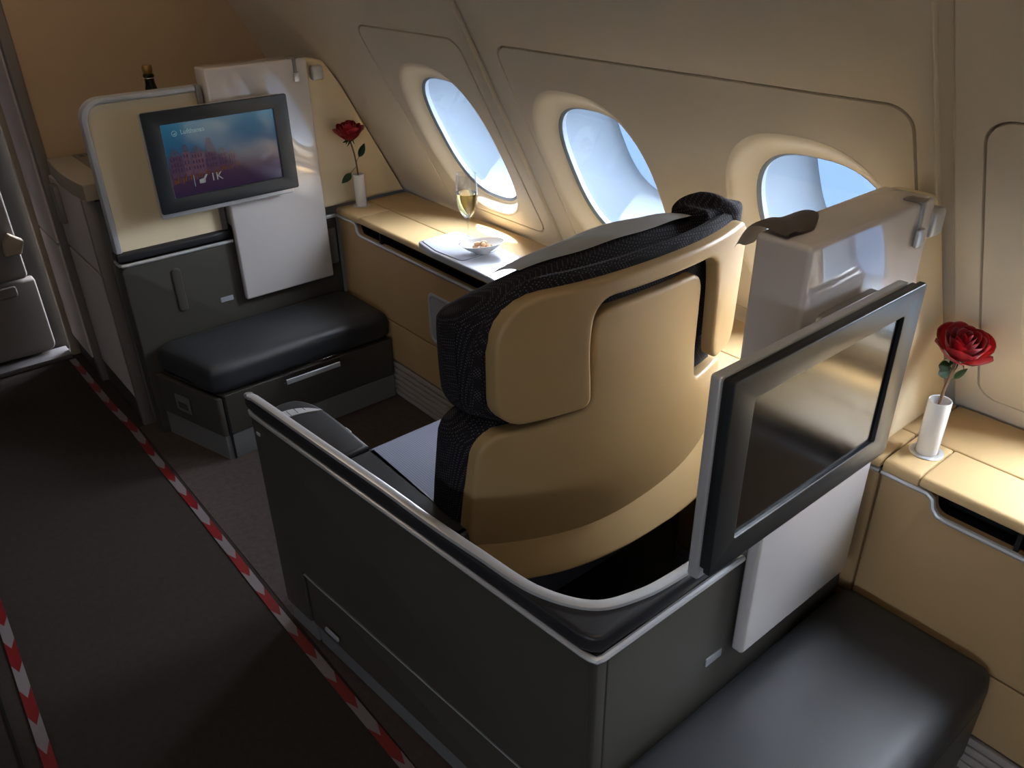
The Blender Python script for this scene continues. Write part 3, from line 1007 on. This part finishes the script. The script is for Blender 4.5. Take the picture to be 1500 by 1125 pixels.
# black leather pad: outer outline follows the shell, inner outline rounds the rear corner
inner = []
for p in spline([(0.557, 1.580, 0), (0.577, 1.35, 0), (0.599, 1.11, 0), (0.609, 0.97, 0), (0.622, 0.845, 0), (0.637, 0.723, 0), (0.676, 0.645, 0), (0.738, 0.618, 0), (0.83, 0.608, 0), (0.980, 0.608, 0)], 6):
    inner.append((p.x, p.y))
outer = [(0.980, 0.584), (0.640, 0.584), (B0.x + 0.001, 0.595)] + [tuple(side_xy(1 - t, -0.004)) for t in (0.03, 0.5, 0.97)] + [(0.5375, 1.605), (0.5385, 1.616), (0.543, 1.623), (0.550, 1.622), (0.555, 1.612)]
obj('leather_pad', plate([outer[::-1] if False else inner + outer], 'top', 0.682, 0.035, 0.008, 4, True), 'black_leather', shell)
# silver rail on the inner side of the pad
rail = [(0.5455, 1.596, 0.680), (0.5480, 1.578, 0.6820)]
for i, p in enumerate(inner):
    if i < 2: continue
    w = max(0.0, min(1.0, (i - 30) / 14))       # offset turns from -x to -y round the corner
    rail.append((p[0] - 0.0095 * (1 - w), p[1] - 0.0095 * w, 0.6835))
rail = [V(*p) for p in rail]
obj('rail', tube(rail, 0.01, 10, sq=(0.0095, 0.006)), 'silver', shell)
obj('rail_cap', tube([(0.5435, 1.608, 0.679), (0.5450, 1.594, 0.684)], 0.01, 10, sq=(0.0085, 0.0066)), 'silver', shell)
# lining inside the shell: dark well behind the seat
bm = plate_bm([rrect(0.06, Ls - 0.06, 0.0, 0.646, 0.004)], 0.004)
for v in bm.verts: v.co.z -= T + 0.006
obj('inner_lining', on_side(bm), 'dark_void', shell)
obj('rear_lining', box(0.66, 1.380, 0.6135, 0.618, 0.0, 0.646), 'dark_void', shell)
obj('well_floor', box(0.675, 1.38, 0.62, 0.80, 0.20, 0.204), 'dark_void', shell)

# ================================================================== OTTOMANS
def ottoman(label, grp):
    yb_ = 2.724
    r = thing('ottoman', (1.02, 2.57, 0), label, 'ottoman', grp)
    def pl(x0f, x0b, x1, yf, ybk): return [(x0f, yf), (x1, yf), (x1, ybk), (x0b, ybk)]
    obj('base_panel', plate([rpoly(pl(0.735, 0.640, 1.384, 2.412, yb_), [0.004, 0.004, 0.003, 0.003])], 'top', 0.246, 0.148, 0.004), 'grey', r)
    obj('corner_cap', plate([rpoly([(0.7105, 2.405), (0.730, 2.405), (0.638, yb_), (0.618, yb_)], [0.012, 0.003, 0.003, 0.003])], 'top', 0.242, 0.144, 0.003), 'grey', r)
    obj('front_panel', plate([rrect(0.738, 1.384, 0.098, 0.246, 0.003, 2)], 'rear', 2.406, 0.005, 0.002), 'grey', r)
    obj('kick_plate', plate([rpoly([(0.715, 2.409), (1.384, 2.409), (1.384, yb_), (0.623, yb_)], [0.006, 0.003, 0.003, 0.003])], 'top', 0.094, 0.094, 0.003), 'kick', r)
    obj('gap_strip', box(0.7305, 0.7375, 2.4035, 2.4115, 0.002, 0.246), 'black', r)
    def shape(p):
        t = (p.y - 2.41) / (yb_ - 2.41)
        k = max(0.0, min(1.0, (1.384 - p.x) / 0.68))
        p.x -= k * t * 0.075
        return p
    obj('cushion', cushion(0.706, 1.386, 2.400, yb_, 0.250, 0.356, 0.034, (0.0, 0.0, 0.006), 12, shape), 'ottoman', r)
    ht = obj('brochure_holder', box(0.944, 1.156, 2.380, 2.399, 0.218, 0.274, 0.006, 3), 'acrylic', r)
    obj('chrome_lip', tube([(0.948, 2.3805, 0.232), (1.152, 2.3805, 0.232)], 0.006, 8, sq=(0.004, 0.010)), 'silver', ht)
    return r
o1 = ottoman('charcoal leather ottoman with clear brochure holder below the lit monitor', 'ottomans')
o2 = copy_tree(o1); o2.location.y += 0.577 - 2.727
o2['label'] = 'charcoal leather ottoman below the large dark monitor'
# safety sticker on the aisle side of the front ottoman
p0 = V(0.6465, 2.630); p1 = V(0.672, 2.541)
dd = (p1 - p0).normalized(); nn = V(-0.96, -0.28)
bm = plate_bm([rrect(0, 0.08, 0.135, 0.20, 0.004)], 0.0015)
for v in bm.verts:
    q = p0 + dd * v.co.x + nn * (0.004 + v.co.z)
    v.co = V(q.x, q.y, v.co.y)
st = obj('sticker', bm, 'sticker', o1)
bm = plate_bm([rrect(0.015, 0.065, 0.148, 0.172, 0.003)], 0.001)
for v in bm.verts:
    q = p0 + dd * v.co.x + nn * (0.0060 + v.co.z)
    v.co = V(q.x, q.y, v.co.y)
obj('print', bm, 'ink', st)

# ================================================================== SEAT
XS = 1.055
def ybk(u, z):
    """rear surface of the backrest, u = distance from the seat centre line"""
    a = min(1.0, abs(u) / 0.35)
    if z > 0.84:
        y0 = 0.868 + 0.02 * (1.08 - z); k = 0.070
    else:
        t = (0.84 - z) / 0.30
        y0 = 0.873 - 0.025 * t; k = 0.070 + 0.04 * t
    return y0 + k * a ** 2.4
seat = thing('airline_seat', (XS, 1.2, 0), 'camel leather airline seat with winged back and charcoal dotted fabric', 'seat')
def smap(off):
    return lambda u, v, n: V(XS + u, ybk(u, v) + off - n, v)
wing = [(-0.328, 0.836), (-0.150, 0.836), (-0.160, 0.97), (-0.150, 1.045), (0.172, 1.045), (0.190, 0.97), (0.205, 0.800), (0.324, 0.800), (0.325, 1.076), (-0.328, 1.076)]
wr = [0.05, 0.02, 0.3, 0.045, 0.045, 0.3, 0.03, 0.03, 0.055, 0.085]
obj('wing_shell', sheet([rpoly(wing, wr, 6)], smap(0.030), 0.030, 0.007, 0.022), 'leather', seat)
backp = [(-0.372, 0.545), (-0.16, 0.538), (0.16, 0.566), (0.322, 0.592), (0.322, 0.760), (0.165, 0.770), (0.155, 1.012), (-0.140, 1.012), (-0.138, 0.822), (-0.345, 0.812)]
br_ = [0.05, 0.25, 0.25, 0.05, 0.05, 0.02, 0.04, 0.04, 0.02, 0.05]
obj('back_panel', sheet([rpoly(backp, br_, 6)], smap(0.051), 0.032, 0.008, 0.022), 'leather', seat)
# rolled base cover below the back panel
def basemap(u, v, n):
    zl = 0.590 + 0.055 * max(0, (u + 0.15) / 0.5) ** 1.5
    t = (zl - v) / 0.12
    return V(XS + u, ybk(u, v) + 0.046 - 0.075 * max(-0.3, t) - n, v)
obj('base_cover', sheet([rpoly([(-0.372, 0.495), (0.33, 0.530), (0.33, 0.645), (-0.372, 0.60)], [0.02, 0.02, 0.01, 0.01])], basemap, 0.012, 0.004, 0.022), 'leather', seat)
obj('recess_lining', sheet([rrect(-0.20, 0.255, 0.86, 1.062, 0.03)], smap(0.062), 0.008, 0.001, 0.03), 'leather_face', seat)
pip = []
for k in range(40):
    t = k / 39
    u = -0.335 + 0.643 * t
    z = 1.082 - 0.10 * max(0, (-u - 0.23) / 0.105) ** 2.2
    pip.append((XS + u, ybk(u, z) + 0.040, z - 0.004))
pip = [(XS - 0.337, ybk(-0.337, 0.86) + 0.040, 0.86)] + pip
obj('back_piping', tube(pip, 0.015, 8), 'fabric', seat)
# cushions
def hshape(p):
    k = abs(p.x - XS) / 0.345
    p.y += 0.045 * k ** 2 * (1.0 if p.y < 1.0 else 0.35)
    if p.z > 0.98:
        w = (p.z - 0.98) / 0.11
        p.z -= w * (0.018 * k ** 2.5 + 0.020 * max(0, min(1, (1.12 - p.x) / 0.33)) + 0.055 * max(0, (p.y - 0.96) / 0.17) ** 1.6)
    return p
obj('headrest', cushion(XS - 0.330, XS + 0.312, 0.925, 1.125, 0.790, 1.088, 0.070, (0.012, 0.02, 0.008), 14, hshape), 'fabric', seat)
def bshape(p):
    k = abs(p.x - XS) / 0.36
    p.y += 0.05 * k ** 2 * (1.0 if p.y < 1.0 else 0.3) + (0.80 - p.z) * 0.16 * (0 if p.y < 1.0 else 1)
    return p
obj('back_cushion', cushion(XS - 0.360, XS + 0.315, 0.925, 1.085, 0.44, 0.828, 0.05, (0.01, 0.02, 0.004), 12, bshape), 'fabric', seat)
obj('seat_cushion', cushion(0.705, 1.378, 0.98, 1.60, 0.30, 0.425, 0.03, (0, 0.01, 0.012), 12), 'seat_stripe', seat)
obj('seat_base', box(0.72, 1.36, 1.00, 1.54, 0.0, 0.295, 0.01), 'black', seat)
# armrest along the aisle wall
arm = []
for p in spline([(0.700, 1.02, 0), (0.700, 1.30, 0), (0.700, 1.50, 0), (0.694, 1.585, 0), (0.670, 1.638, 0), (0.630, 1.650, 0), (0.600, 1.640, 0)], 5): arm.append((p.x, p.y))
lo = [q for q in arm if q[1] > 1.347]
front = [(0.700, 1.347)] + lo + [(0.594, 1.62), (0.6165, 1.347)]
obj('armrest_lid', plate([front], 'top', 0.607, 0.05, 0.014, 4), 'black_leather', seat)
obj('armrest', plate([rpoly([(0.655, 0.98), (0.702, 0.98), (0.702, 1.344), (0.6168, 1.344)], 0.004)], 'top', 0.605, 0.05, 0.014, 4), 'black_leather', seat)
obj('armrest_box', plate([rpoly([(0.653, 1.0), (0.690, 1.0), (0.690, 1.62), (0.608, 1.62)], 0.01)], 'top', 0.556, 0.36, 0.01), 'black', seat)
# curved strip of seat controls
o_ = []; i_ = []
for k in range(9):
    t = k / 8
    o_.append((0.604 + 0.085 * t, 1.604 - 0.050 * t ** 2.6))
    i_.append((0.604 + 0.088 * t, 1.574 - 0.028 * t ** 2.0 if t < 1 else 1.552))
cs_ = obj('control_strip', plate([o_ + i_[::-1]], 'top', 0.6092, 0.004, 0.0012), 'silver', seat)
for k in range(3):
    x = 0.622 + k * 0.018
    obj('button_line', box(x, x + 0.0012, 1.573, 1.598, 0.6088, 0.6096), 'black', cs_)
obj('release_button', box(0.7005, 0.7035, 1.44, 1.465, 0.588, 0.596, 0.001), 'silver', seat)

# dark fold of blanket cloth and white cloth over the headrest
def drape(x0, x1, y0, y1, f, nx=30, ny=16, th=0.004):
    bm = bmesh.new()
    g = [[bm.verts.new(f(x0 + (x1 - x0) * i / nx, y0 + (y1 - y0) * j / ny, i / nx, j / ny)) for i in range(nx + 1)] for j in range(ny + 1)]
    for j in range(ny):
        for i in range(nx):
            bm.faces.new((g[j][i], g[j][i + 1], g[j + 1][i + 1], g[j + 1][i]))
    bmesh.ops.solidify(bm, geom=bm.faces[:], thickness=th)
    bmesh.ops.recalc_face_normals(bm, faces=bm.faces)
    return bm
def head_top(x, y):
    k = abs(x - XS) / 0.33
    return 1.091 - 0.018 * k ** 2.5 - 0.020 * max(0, min(1, (1.12 - x) / 0.33)) - 0.055 * max(0, (y - 0.96) / 0.17) ** 1.6
def f_cloth(x, y, u, v):
    # lens shaped cloth: rear edge bows towards the back of the seat
    yr = 1.060 - 0.095 * math.sin(math.pi * min(1, u * 0.62 + 0.06)) ** 0.8
    yy = yr + (1.145 - yr) * v
    bul = 0.012 * math.sin(math.pi * min(1, v * 0.9 + 0.02)) ** 0.6 * math.sin(math.pi * (0.08 + 0.80 * u)) ** 0.8
    return V(x, yy, head_top(x, yy) + 0.006 + bul + 0.0015 * math.sin(u * 17 + v * 5))
tag(obj('headrest_cloth', drape(0.865, 1.258, 0.978, 1.165, f_cloth, 34, 18, 0.003), 'cloth_white'), 'white linen cloth draped over the top of the seat headrest', 'cloth')
def fold(p):
    u = (p.x - 1.262) / 0.118
    top = max(0, (p.z - 1.075) / 0.028)
    p.z += top * (0.004 * math.sin(u * 6 + p.y * 35) + 0.002 * math.sin(u * 11 - p.y * 50))
    p.y += 0.008 * math.sin(u * 7)
    p.z += 0.012 * math.exp(-((u - 0.55) / 0.25) ** 2) * top - 0.010 * max(0, u - 0.6)
    return p
obj('cover_fold', cushion(1.262, 1.378, 0.938, 1.035, 1.055, 1.101, 0.012, (0, 0, 0), 22, fold), 'fabric', seat)

# ================================================================== TRAY, GLASS, BOWL
ZT = 0.702
tray = thing('tray_table', (1.44, 1.95, 0.674), 'pearl grey cocktail tray with curved arm on the camel console', 'tray')
def tmap(u, v, n):
    d = max(0.0, 1.86 - v)
    return V(u, v, ZT - 0.018 + n - (d / 0.16) ** 2 * 0.0085)
tp = rpoly([(1.352, 1.70), (1.500, 1.70), (1.528, 1.80), (1.528, 2.03), (1.520, 2.142), (1.362, 2.142), (1.342, 2.03), (1.345, 1.88)], [0.01, 0.02, 0.05, 0.05, 0.02, 0.02, 0.08, 0.05], 6)
obj('tray_body', sheet([tp], tmap, 0.018, 0.005, 0.02), 'tray', tray)
ti = rpoly([(1.362, 1.90), (1.500, 1.90), (1.518, 1.96), (1.516, 2.03), (1.508, 2.132), (1.372, 2.132), (1.353, 2.03)], [0.02, 0.02, 0.02, 0.05, 0.014, 0.014, 0.08], 6)
def tmap2(u, v, n): return tmap(u, v, n + 0.018)
obj('tray_edge_line', sheet([ti], tmap2, 0.0006, 0.0, 0.03), 'black', tray)
obj('tray_top', sheet([inset_contour(ti if area2(ti) > 0 else ti[::-1], 0.003)], tmap2, 0.0014, 0.0004, 0.03), 'tray_top', tray)
for k in range(2):
    obj('tray_button', sheet([rrect(1.405 + k * 0.048, 1.450 + k * 0.048, 1.785, 1.815, 0.006)], tmap2, 0.0016, 0.0006, 0.02), 'silver', tray)
obj('tray_foot', plate([rrect(1.40, 1.50, 1.76, 2.08, 0.03)], 'top', 0.6835, 0.0088, 0.002), 'tray', tray)

FX, FY = 1.466, 2.003
g = lathe([(0.0, 0.0035), (0.020, 0.003), (0.031, 0.0008), (0.032, 0.0014), (0.026, 0.0045), (0.010, 0.008), (0.004, 0.016), (0.0032, 0.05), (0.0036, 0.078), (0.010, 0.088), (0.022, 0.103), (0.030, 0.124), (0.0335, 0.150), (0.0335, 0.185), (0.0305, 0.226), (0.0297, 0.226), (0.0325, 0.185), (0.0325, 0.150), (0.029, 0.125), (0.021, 0.1045), (0.009, 0.0905), (0.0, 0.089)], (FX, FY, ZT + 0.0018), 36)
fl = tag(obj('champagne_flute', g, 'flute'), 'tall glass flute half full of champagne on the tray', 'glass')
obj('champagne', lathe([(0.0, 0.0895), (0.0088, 0.091), (0.0206, 0.105), (0.0285, 0.1255), (0.0318, 0.150), (0.0320, 0.166), (0.0, 0.166)], (FX, FY, ZT + 0.0018), 36), 'wine', fl)

BX, BY, BZ = 1.450, 1.912, ZT + 0.0018
bowl_bm = lathe([(0.0, 0.0), (0.018, 0.0), (0.020, 0.004), (0.040, 0.016), (0.057, 0.034), (0.0555, 0.0345), (0.038, 0.018), (0.018, 0.0075), (0.0, 0.006)], (0, 0, 0), 36)
ca, sa_ = math.cos(-0.55), math.sin(-0.55)
for v in bowl_bm.verts:
    x, y, z = v.co
    x *= 1.22; y *= 0.80
    z *= 1 + 0.10 * (x / 0.06)
    v.co = V(BX + x * ca - y * sa_, BY + x * sa_ + y * ca, BZ + z)
tag(obj('snack_bowl', bowl_bm, 'porcelain'), 'small white porcelain bowl of nuts on the tray', 'bowl')
nb = lathe([(0.0, -0.011), (0.005, -0.0095), (0.0075, -0.004), (0.0078, 0.002), (0.0062, 0.008), (0.0, 0.011)], (0, 0, 0), 10)
nut_me = None
for k, (a, r_, h) in enumerate([(0.2, 0.018, 0), (1.3, 0.017, 0), (2.4, 0.02, 0), (3.5, 0.018, 0), (4.6, 0.019, 0), (5.6, 0.02, 0), (0.9, 0.008, 1), (3.2, 0.011, 1), (5.0, 0.009, 1)]):
    if nut_me is None:
        o = obj('roasted_nut', nb, 'nut', origin=V(0, 0, 0)); nut_me = o
    else:
        o = nut_me.copy(); col.objects.link(o)
    x = math.cos(a) * r_ * 1.25; y = math.sin(a) * r_ * 0.8
    o.location = (BX + x * ca - y * sa_, BY + x * sa_ + y * ca, BZ + 0.0195 + h * 0.011)
    o.rotation_euler = (1.35 + 0.3 * math.sin(k), 0.2 * k, k * 1.1)
    tag(o, 'roasted nut in the small white porcelain bowl', 'nut', 'nuts in the white bowl')

# ================================================================== VASES AND ROSES
def vase(label, x, y, z):
    r = thing('bud_vase', (x, y, z), label, 'vase', 'white bud vases on the consoles')
    obj('vase_body', lathe([(0.0, 0.0005), (0.0195, 0.0005), (0.0205, 0.004), (0.0212, 0.060), (0.0212, 0.117), (0.0205, 0.119), (0.0185, 0.118), (0.018, 0.06), (0.016, 0.012), (0.0, 0.012)], (x, y, z), 28), 'porcelain', r)
    obj('base_ring', lathe([(0.0225, 0.0003), (0.031, 0.0003), (0.032, 0.0015), (0.030, 0.0030), (0.0225, 0.0028)], (x, y, z), 28), 'silver', r)
    return r
VF = (1.470, 2.676, 0.6742); VR = (1.472, 0.516, 0.6742)
vase('white cylinder bud vase on the console end beside the white cabinet and cream screen', *VF)
v2 = vase('white cylinder bud vase in a silver ring beside the dark monitor', *VR)

def petal_bm(w, h, cup, curl, k=9):
    """petal standing at the origin, base at z 0, curving round the z axis at radius cup"""
    bm = bmesh.new()
    rows = []
    for j in range(k):
        v = j / (k - 1)
        wid = w * (math.sin(math.pi * (0.16 + 0.62 * v)) ** 0.8)
        if j == k - 1: wid *= 0.75
        row = []
        for i in range(7):
            u = (i / 6 - 0.5) * 2
            th = u * wid / 2 / max(cup, 0.004)
            rad = cup * (0.35 + 0.65 * math.sin(min(1, v * 1.35) * math.pi / 2)) + curl * v ** 3 * h
            z = h * (v - 0.10 * u * u * v) - abs(curl) * 0.35 * h * v ** 4
            row.append(bm.verts.new((rad * math.cos(th), rad * math.sin(th), z)))
        rows.append(row)
    for a, b_ in zip(rows[:-1], rows[1:]):
        for i in range(6): bm.faces.new((a[i], a[i + 1], b_[i + 1], b_[i]))
    bmesh.ops.solidify(bm, geom=bm.faces[:], thickness=0.0008)
    bmesh.ops.recalc_face_normals(bm, faces=bm.faces)
    return bm
def leaf_bm(L_, W_, fold=0.25, bend=0.2):
    bm = bmesh.new()
    rows = []
    for j in range(9):
        t = j / 8
        w = W_ * math.sin(math.pi * t ** 0.8) ** 0.9 * 0.5 + 0.0004
        rows.append([bm.verts.new((t * L_, s * w, -bend * L_ * t * t + abs(s) * w * fold)) for s in (-1, -0.5, 0, 0.5, 1)])
    for a, b_ in zip(rows[:-1], rows[1:]):
        for i in range(4): bm.faces.new((a[i], a[i + 1], b_[i + 1], b_[i]))
    bmesh.ops.solidify(bm, geom=bm.faces[:], thickness=0.0007)
    bmesh.ops.recalc_face_normals(bm, faces=bm.faces)
    return bm
LAYERS = [  # count, width, height, cup radius, outward curl, tilt, z lift
    (3, 0.018, 0.044, 0.006, 0.00, 0.00, 0.020), (3, 0.032, 0.046, 0.012, 0.00, 0.00, 0.016),
    (4, 0.042, 0.050, 0.019, 0.03, 0.02, 0.010), (5, 0.050, 0.054, 0.027, 0.07, 0.03, 0.004),
    (5, 0.060, 0.056, 0.035, 0.12, 0.05, 0.0), (4, 0.070, 0.052, 0.041, 0.26, 0.09, -0.003)]
petal_src = [petal_bm(*l[1:5]) for l in LAYERS]
petal_me = []
for l, bm in zip(LAYERS, petal_src):
    me = bpy.data.meshes.new('petal')
    bm.to_mesh(me); bm.free()
    me.polygons.foreach_set('use_smooth', [True] * len(me.polygons))
    me.materials.append(M['petal'] if l[3] < 0.03 else M['petal_out'])
    petal_me.append(me)
def rose(label, base, bloom, stem_pts, axis, leaves, sc=1.0, stem_mat='stem'):
    r = thing('rose', base, label, 'rose', 'red roses in the bud vases')
    bloom = Vector(bloom); axis = Vector(axis).normalized()
    st_path = spline(stem_pts, 6)
    n = len(st_path)
    obj('stem', tube(st_path, [0.0032 - 0.0004 * i / n for i in range(n)], 8), stem_mat, r)
    obj('calyx', lathe([(0.0, -0.016), (0.004, -0.012), (0.009, -0.004), (0.012, 0.004), (0.0, 0.008)], bloom, 12, axis), 'leaf', r)
    Q = V(0, 0, 1).rotation_difference(axis)
    for li, l in enumerate(LAYERS):
        for k in range(l[0]):
            a = 2 * math.pi * k / l[0] + li * 0.55
            o = bpy.data.objects.new('petal', petal_me[li])
            col.objects.link(o)
            o.parent = r
            jit = random.uniform(-0.05, 0.05)
            from mathutils import Quaternion
            rot = Q @ Quaternion((0, 0, 1), a) @ Quaternion((0, 1, 0), l[5] + jit)
            o.rotation_mode = 'QUATERNION'
            o.rotation_quaternion = rot
            o.scale = (sc, sc, sc * random.uniform(0.95, 1.05))
            o.location = bloom + axis * (l[6] * sc) - Vector(base)
    for k in range(5):
        bm = leaf_bm(0.030, 0.009, 0.2, 0.5)
        a = 2 * math.pi * k / 5 + 0.4
        d = Q @ V(math.cos(a), math.sin(a), -0.55)
        q = V(1, 0, 0).rotation_difference(d.normalized())
        for v in bm.verts: v.co = bloom + q @ v.co
        obj('sepal', bm, 'leaf', r)
    for (p, d, L_, W_, pet) in leaves:
        p = Vector(p); d = Vector(d).normalized()
        q0 = p + d * pet
        lf = leaf_bm(L_, W_, 0.22, 0.12)
        side = d.cross(V(0.55, 0.67, -0.49)).normalized()     # leaf blade broadly upright
        up = side.cross(d).normalized()
        for v in lf.verts: v.co = q0 + d * v.co.x + side * v.co.y + up * v.co.z
        lo_ = obj('leaf', lf, 'leaf', r)
        obj('leaf_stalk', tube([p, p + d * pet * 0.5 + V(0, 0, 0.002), q0 + d * 0.004], 0.001, 6), 'stem_green', lo_)
    return r
# front rose: upright with two leaves
rose('red rose with two long leaves in the vase beside the white cabinet', (1.470, 2.676, 0.69),
     (1.449, 2.672, 0.925), [(1.474, 2.682, 0.688), (1.468, 2.676, 0.80), (1.462, 2.674, 0.86), (1.452, 2.672, 0.905), (1.449, 2.672, 0.922)], (-0.10, -0.12, 1),
     [((1.466, 2.675, 0.835), (0.42, -0.14, 0.75), 0.055, 0.024, 0.022), ((1.467, 2.676, 0.822), (-0.62, 0.1, -0.55), 0.052, 0.026, 0.032)], 0.98, 'stem')
rose('full red rose with crooked brown stem in the vase beside the dark monitor', (1.472, 0.516, 0.69),
     (1.527, 0.528, 0.862), [(1.470, 0.516, 0.688), (1.476, 0.518, 0.775), (1.492, 0.522, 0.810), (1.508, 0.524, 0.828), (1.523, 0.528, 0.856)], (-0.22, -0.28, 1),
     [((1.497, 0.522, 0.815), (0.55, -0.35, 0.65), 0.030, 0.012, 0.016), ((1.515, 0.525, 0.842), (-0.75, 0.45, 0.25), 0.034, 0.024, 0.004), ((1.514, 0.524, 0.838), (-0.75, 0.35, -0.05), 0.032, 0.022, 0.004)], 0.98, 'stem')

# ================================================================== STORAGE COUNTER AND BOTTLE (beyond the partition)
cab = thing('storage_counter', (0.9, 3.06, 0), 'beige topped storage counter with pale doors facing the aisle', 'cabinet')
yc0, yc1 = 2.832, 3.272
obj('carcass', box(0.592, 1.36, yc0, yc1, 0.0, 0.832), 'grey_mid', cab)
obj('corner_post', box(0.562, 0.600, yc0 - 0.004, yc0 + 0.02, 0.0, 0.845, 0.004), 'post', cab)
obj('kick_strip', box(0.570, 0.591, yc0 + 0.02, yc1, 0.0, 0.098), 'grey', cab)
obj('door', plate([rrect(yc0 + 0.022, yc1 - 0.002, 0.582, 0.838, 0.006)], 'aisle', 0.566, 0.022, 0.004), 'pinkgrey', cab)
obj('door', plate([rrect(yc0 + 0.022, yc1 - 0.002, 0.100, 0.572, 0.006)], 'aisle', 0.566, 0.022, 0.004), 'pinkgrey', cab)
obj('seam_strip', box(0.572, 0.59, yc0 + 0.02, yc1, 0.566, 0.588), 'post', cab)
# counter top with bowed aisle edge
arc = [(0.575 - 0.022 * math.sin(math.pi * (0.25 + 0.75 * k / 10)) + 0.0155 * (1 - k / 10), yc0 - 0.012 + (yc1 + 0.006 - yc0) * k / 10) for k in range(11)]
top_pts = [(1.40, yc0 - 0.012)] + arc + [(1.40, yc1)]
obj('counter_top', plate([top_pts], 'top', 0.893, 0.052, 0.004), 'beige_edge', cab)
ins = obj('counter_inset', plate([rrect(0.655, 1.30, yc0 + 0.045, yc1 - 0.012, 0.01)], 'top', 0.8942, 0.003, 0.001), 'counter_inset', cab)
for k in range(2):
    for w in range(7 - 2 * k):
        x = 0.672 + w * 0.024
        obj('notice_word', box(x, x + 0.018, yc1 - 0.045 - k * 0.018, yc1 - 0.037 - k * 0.018, 0.8941, 0.8947), 'ink', ins)
obj('door_latch', box(0.548, 0.566, yc1 - 0.125, yc1 - 0.070, 0.690, 0.825, 0.004), 'post', cab)

bt = thing('champagne_bottle', (0.902, 3.0, 0.8944), 'dark champagne bottle neck with gold foil rising behind the framed screen', 'bottle')
bo = (0.902, 3.0, 0.8946)
obj('bottle_glass', lathe([(0.0, 0.0), (0.040, 0.0), (0.043, 0.005), (0.043, 0.14), (0.038, 0.175), (0.022, 0.215), (0.0155, 0.245), (0.0148, 0.275), (0.0, 0.275)], bo, 26), 'bottle', bt)
obj('neck_ring', lathe([(0.0150, 0.262), (0.0178, 0.265), (0.0178, 0.272), (0.0150, 0.274)], bo, 22), 'bottle', bt)
obj('cork', lathe([(0.0, 0.2755), (0.0135, 0.2755), (0.0165, 0.284), (0.0165, 0.297), (0.014, 0.302), (0.0, 0.303)], bo, 20), 'foil', bt)
cw = [V(bo[0] + 0.0185 * math.cos(a), bo[1] + 0.0185 * math.sin(a), bo[2] + 0.262) for a in [2 * math.pi * k / 20 for k in range(20)]]
obj('wire_cage', tube(cw, 0.0009, 6, closed=True), 'wire', bt)
lp = [V(bo[0] - 0.019 - 0.008 * (1 - math.cos(a)), bo[1] - 0.004, bo[2] + 0.258 + 0.005 * math.sin(a)) for a in [2 * math.pi * k / 14 for k in range(14)]]
obj('wire_loop', tube(lp, 0.0007, 5, closed=True), 'wire', bt)

# ================================================================== BARRIER TAPES
def tape(label, pts, w, first, period=0.195):
    """flat tape on the floor with red arrow-ended bars on white"""
    P = [Vector((p[0], p[1], 0)) for p in pts]
    L_ = [0]
    for a, b_ in zip(P[:-1], P[1:]): L_.append(L_[-1] + (b_ - a).length)
    def at(s, off):
        s = max(0, min(L_[-1] - 1e-6, s))
        for i in range(len(P) - 1):
            if s <= L_[i + 1]:
                t = (s - L_[i]) / (L_[i + 1] - L_[i])
                d = (P[i + 1] - P[i]).normalized()
                q = P[i] + (P[i + 1] - P[i]) * t
                return V(q.x - d.y * off, q.y + d.x * off, 0.0035)
    bm = bmesh.new()
    s = -first
    cut = 0.036
    k = 0
    while s < L_[-1]:
        e = s + period / 2
        if e > 0:
            for sg in (-1, 1):
                n = 4
                def ed(base, f): return base - cut * (1 - f)
                for j in range(n):
                    f0, f1 = j / n, (j + 1) / n
                    q = [at(ed(s, f0), sg * w / 2 * f0), at(ed(e, f0), sg * w / 2 * f0), at(ed(e, f1), sg * w / 2 * f1), at(ed(s, f1), sg * w / 2 * f1)]
                    if (q[0] - q[1]).length < 1e-5 and (q[2] - q[3]).length < 1e-5: continue
                    vs4 = [bm.verts.new(p) for p in q]
                    if sg < 0: vs4.reverse()
                    fc = bm.faces.new(vs4)
                    fc.material_index = k % 2
        s = e; k += 1
    bmesh.ops.remove_doubles(bm, verts=bm.verts, dist=1e-5)
    geo = bmesh.ops.extrude_face_region(bm, geom=bm.faces[:])
    for v in geo['geom']:
        if isinstance(v, bmesh.types.BMVert): v.co.z = 0.0012
    bmesh.ops.recalc_face_normals(bm, faces=bm.faces)
    return tag(obj('barrier_tape', bm, ['tape_red', 'tape_white'], smooth=False), label, 'tape', 'barrier tapes on the aisle floor')
tape('red and white barrier tape along the base of the seat shell and counter', [(0.530, 0.35), (0.530, 1.0), (0.520, 1.65), (0.523, 2.25), (0.520, 2.66), (0.526, 2.80), (0.512, 3.07), (0.506, 3.57)], 0.025, 0.055)
tape('red and white barrier tape on the open carpet across the aisle from the seat shell', [(-0.072, 0.6), (-0.066, 1.53), (-0.052, 2.12), (-0.040, 3.3)], 0.025, 0.06)
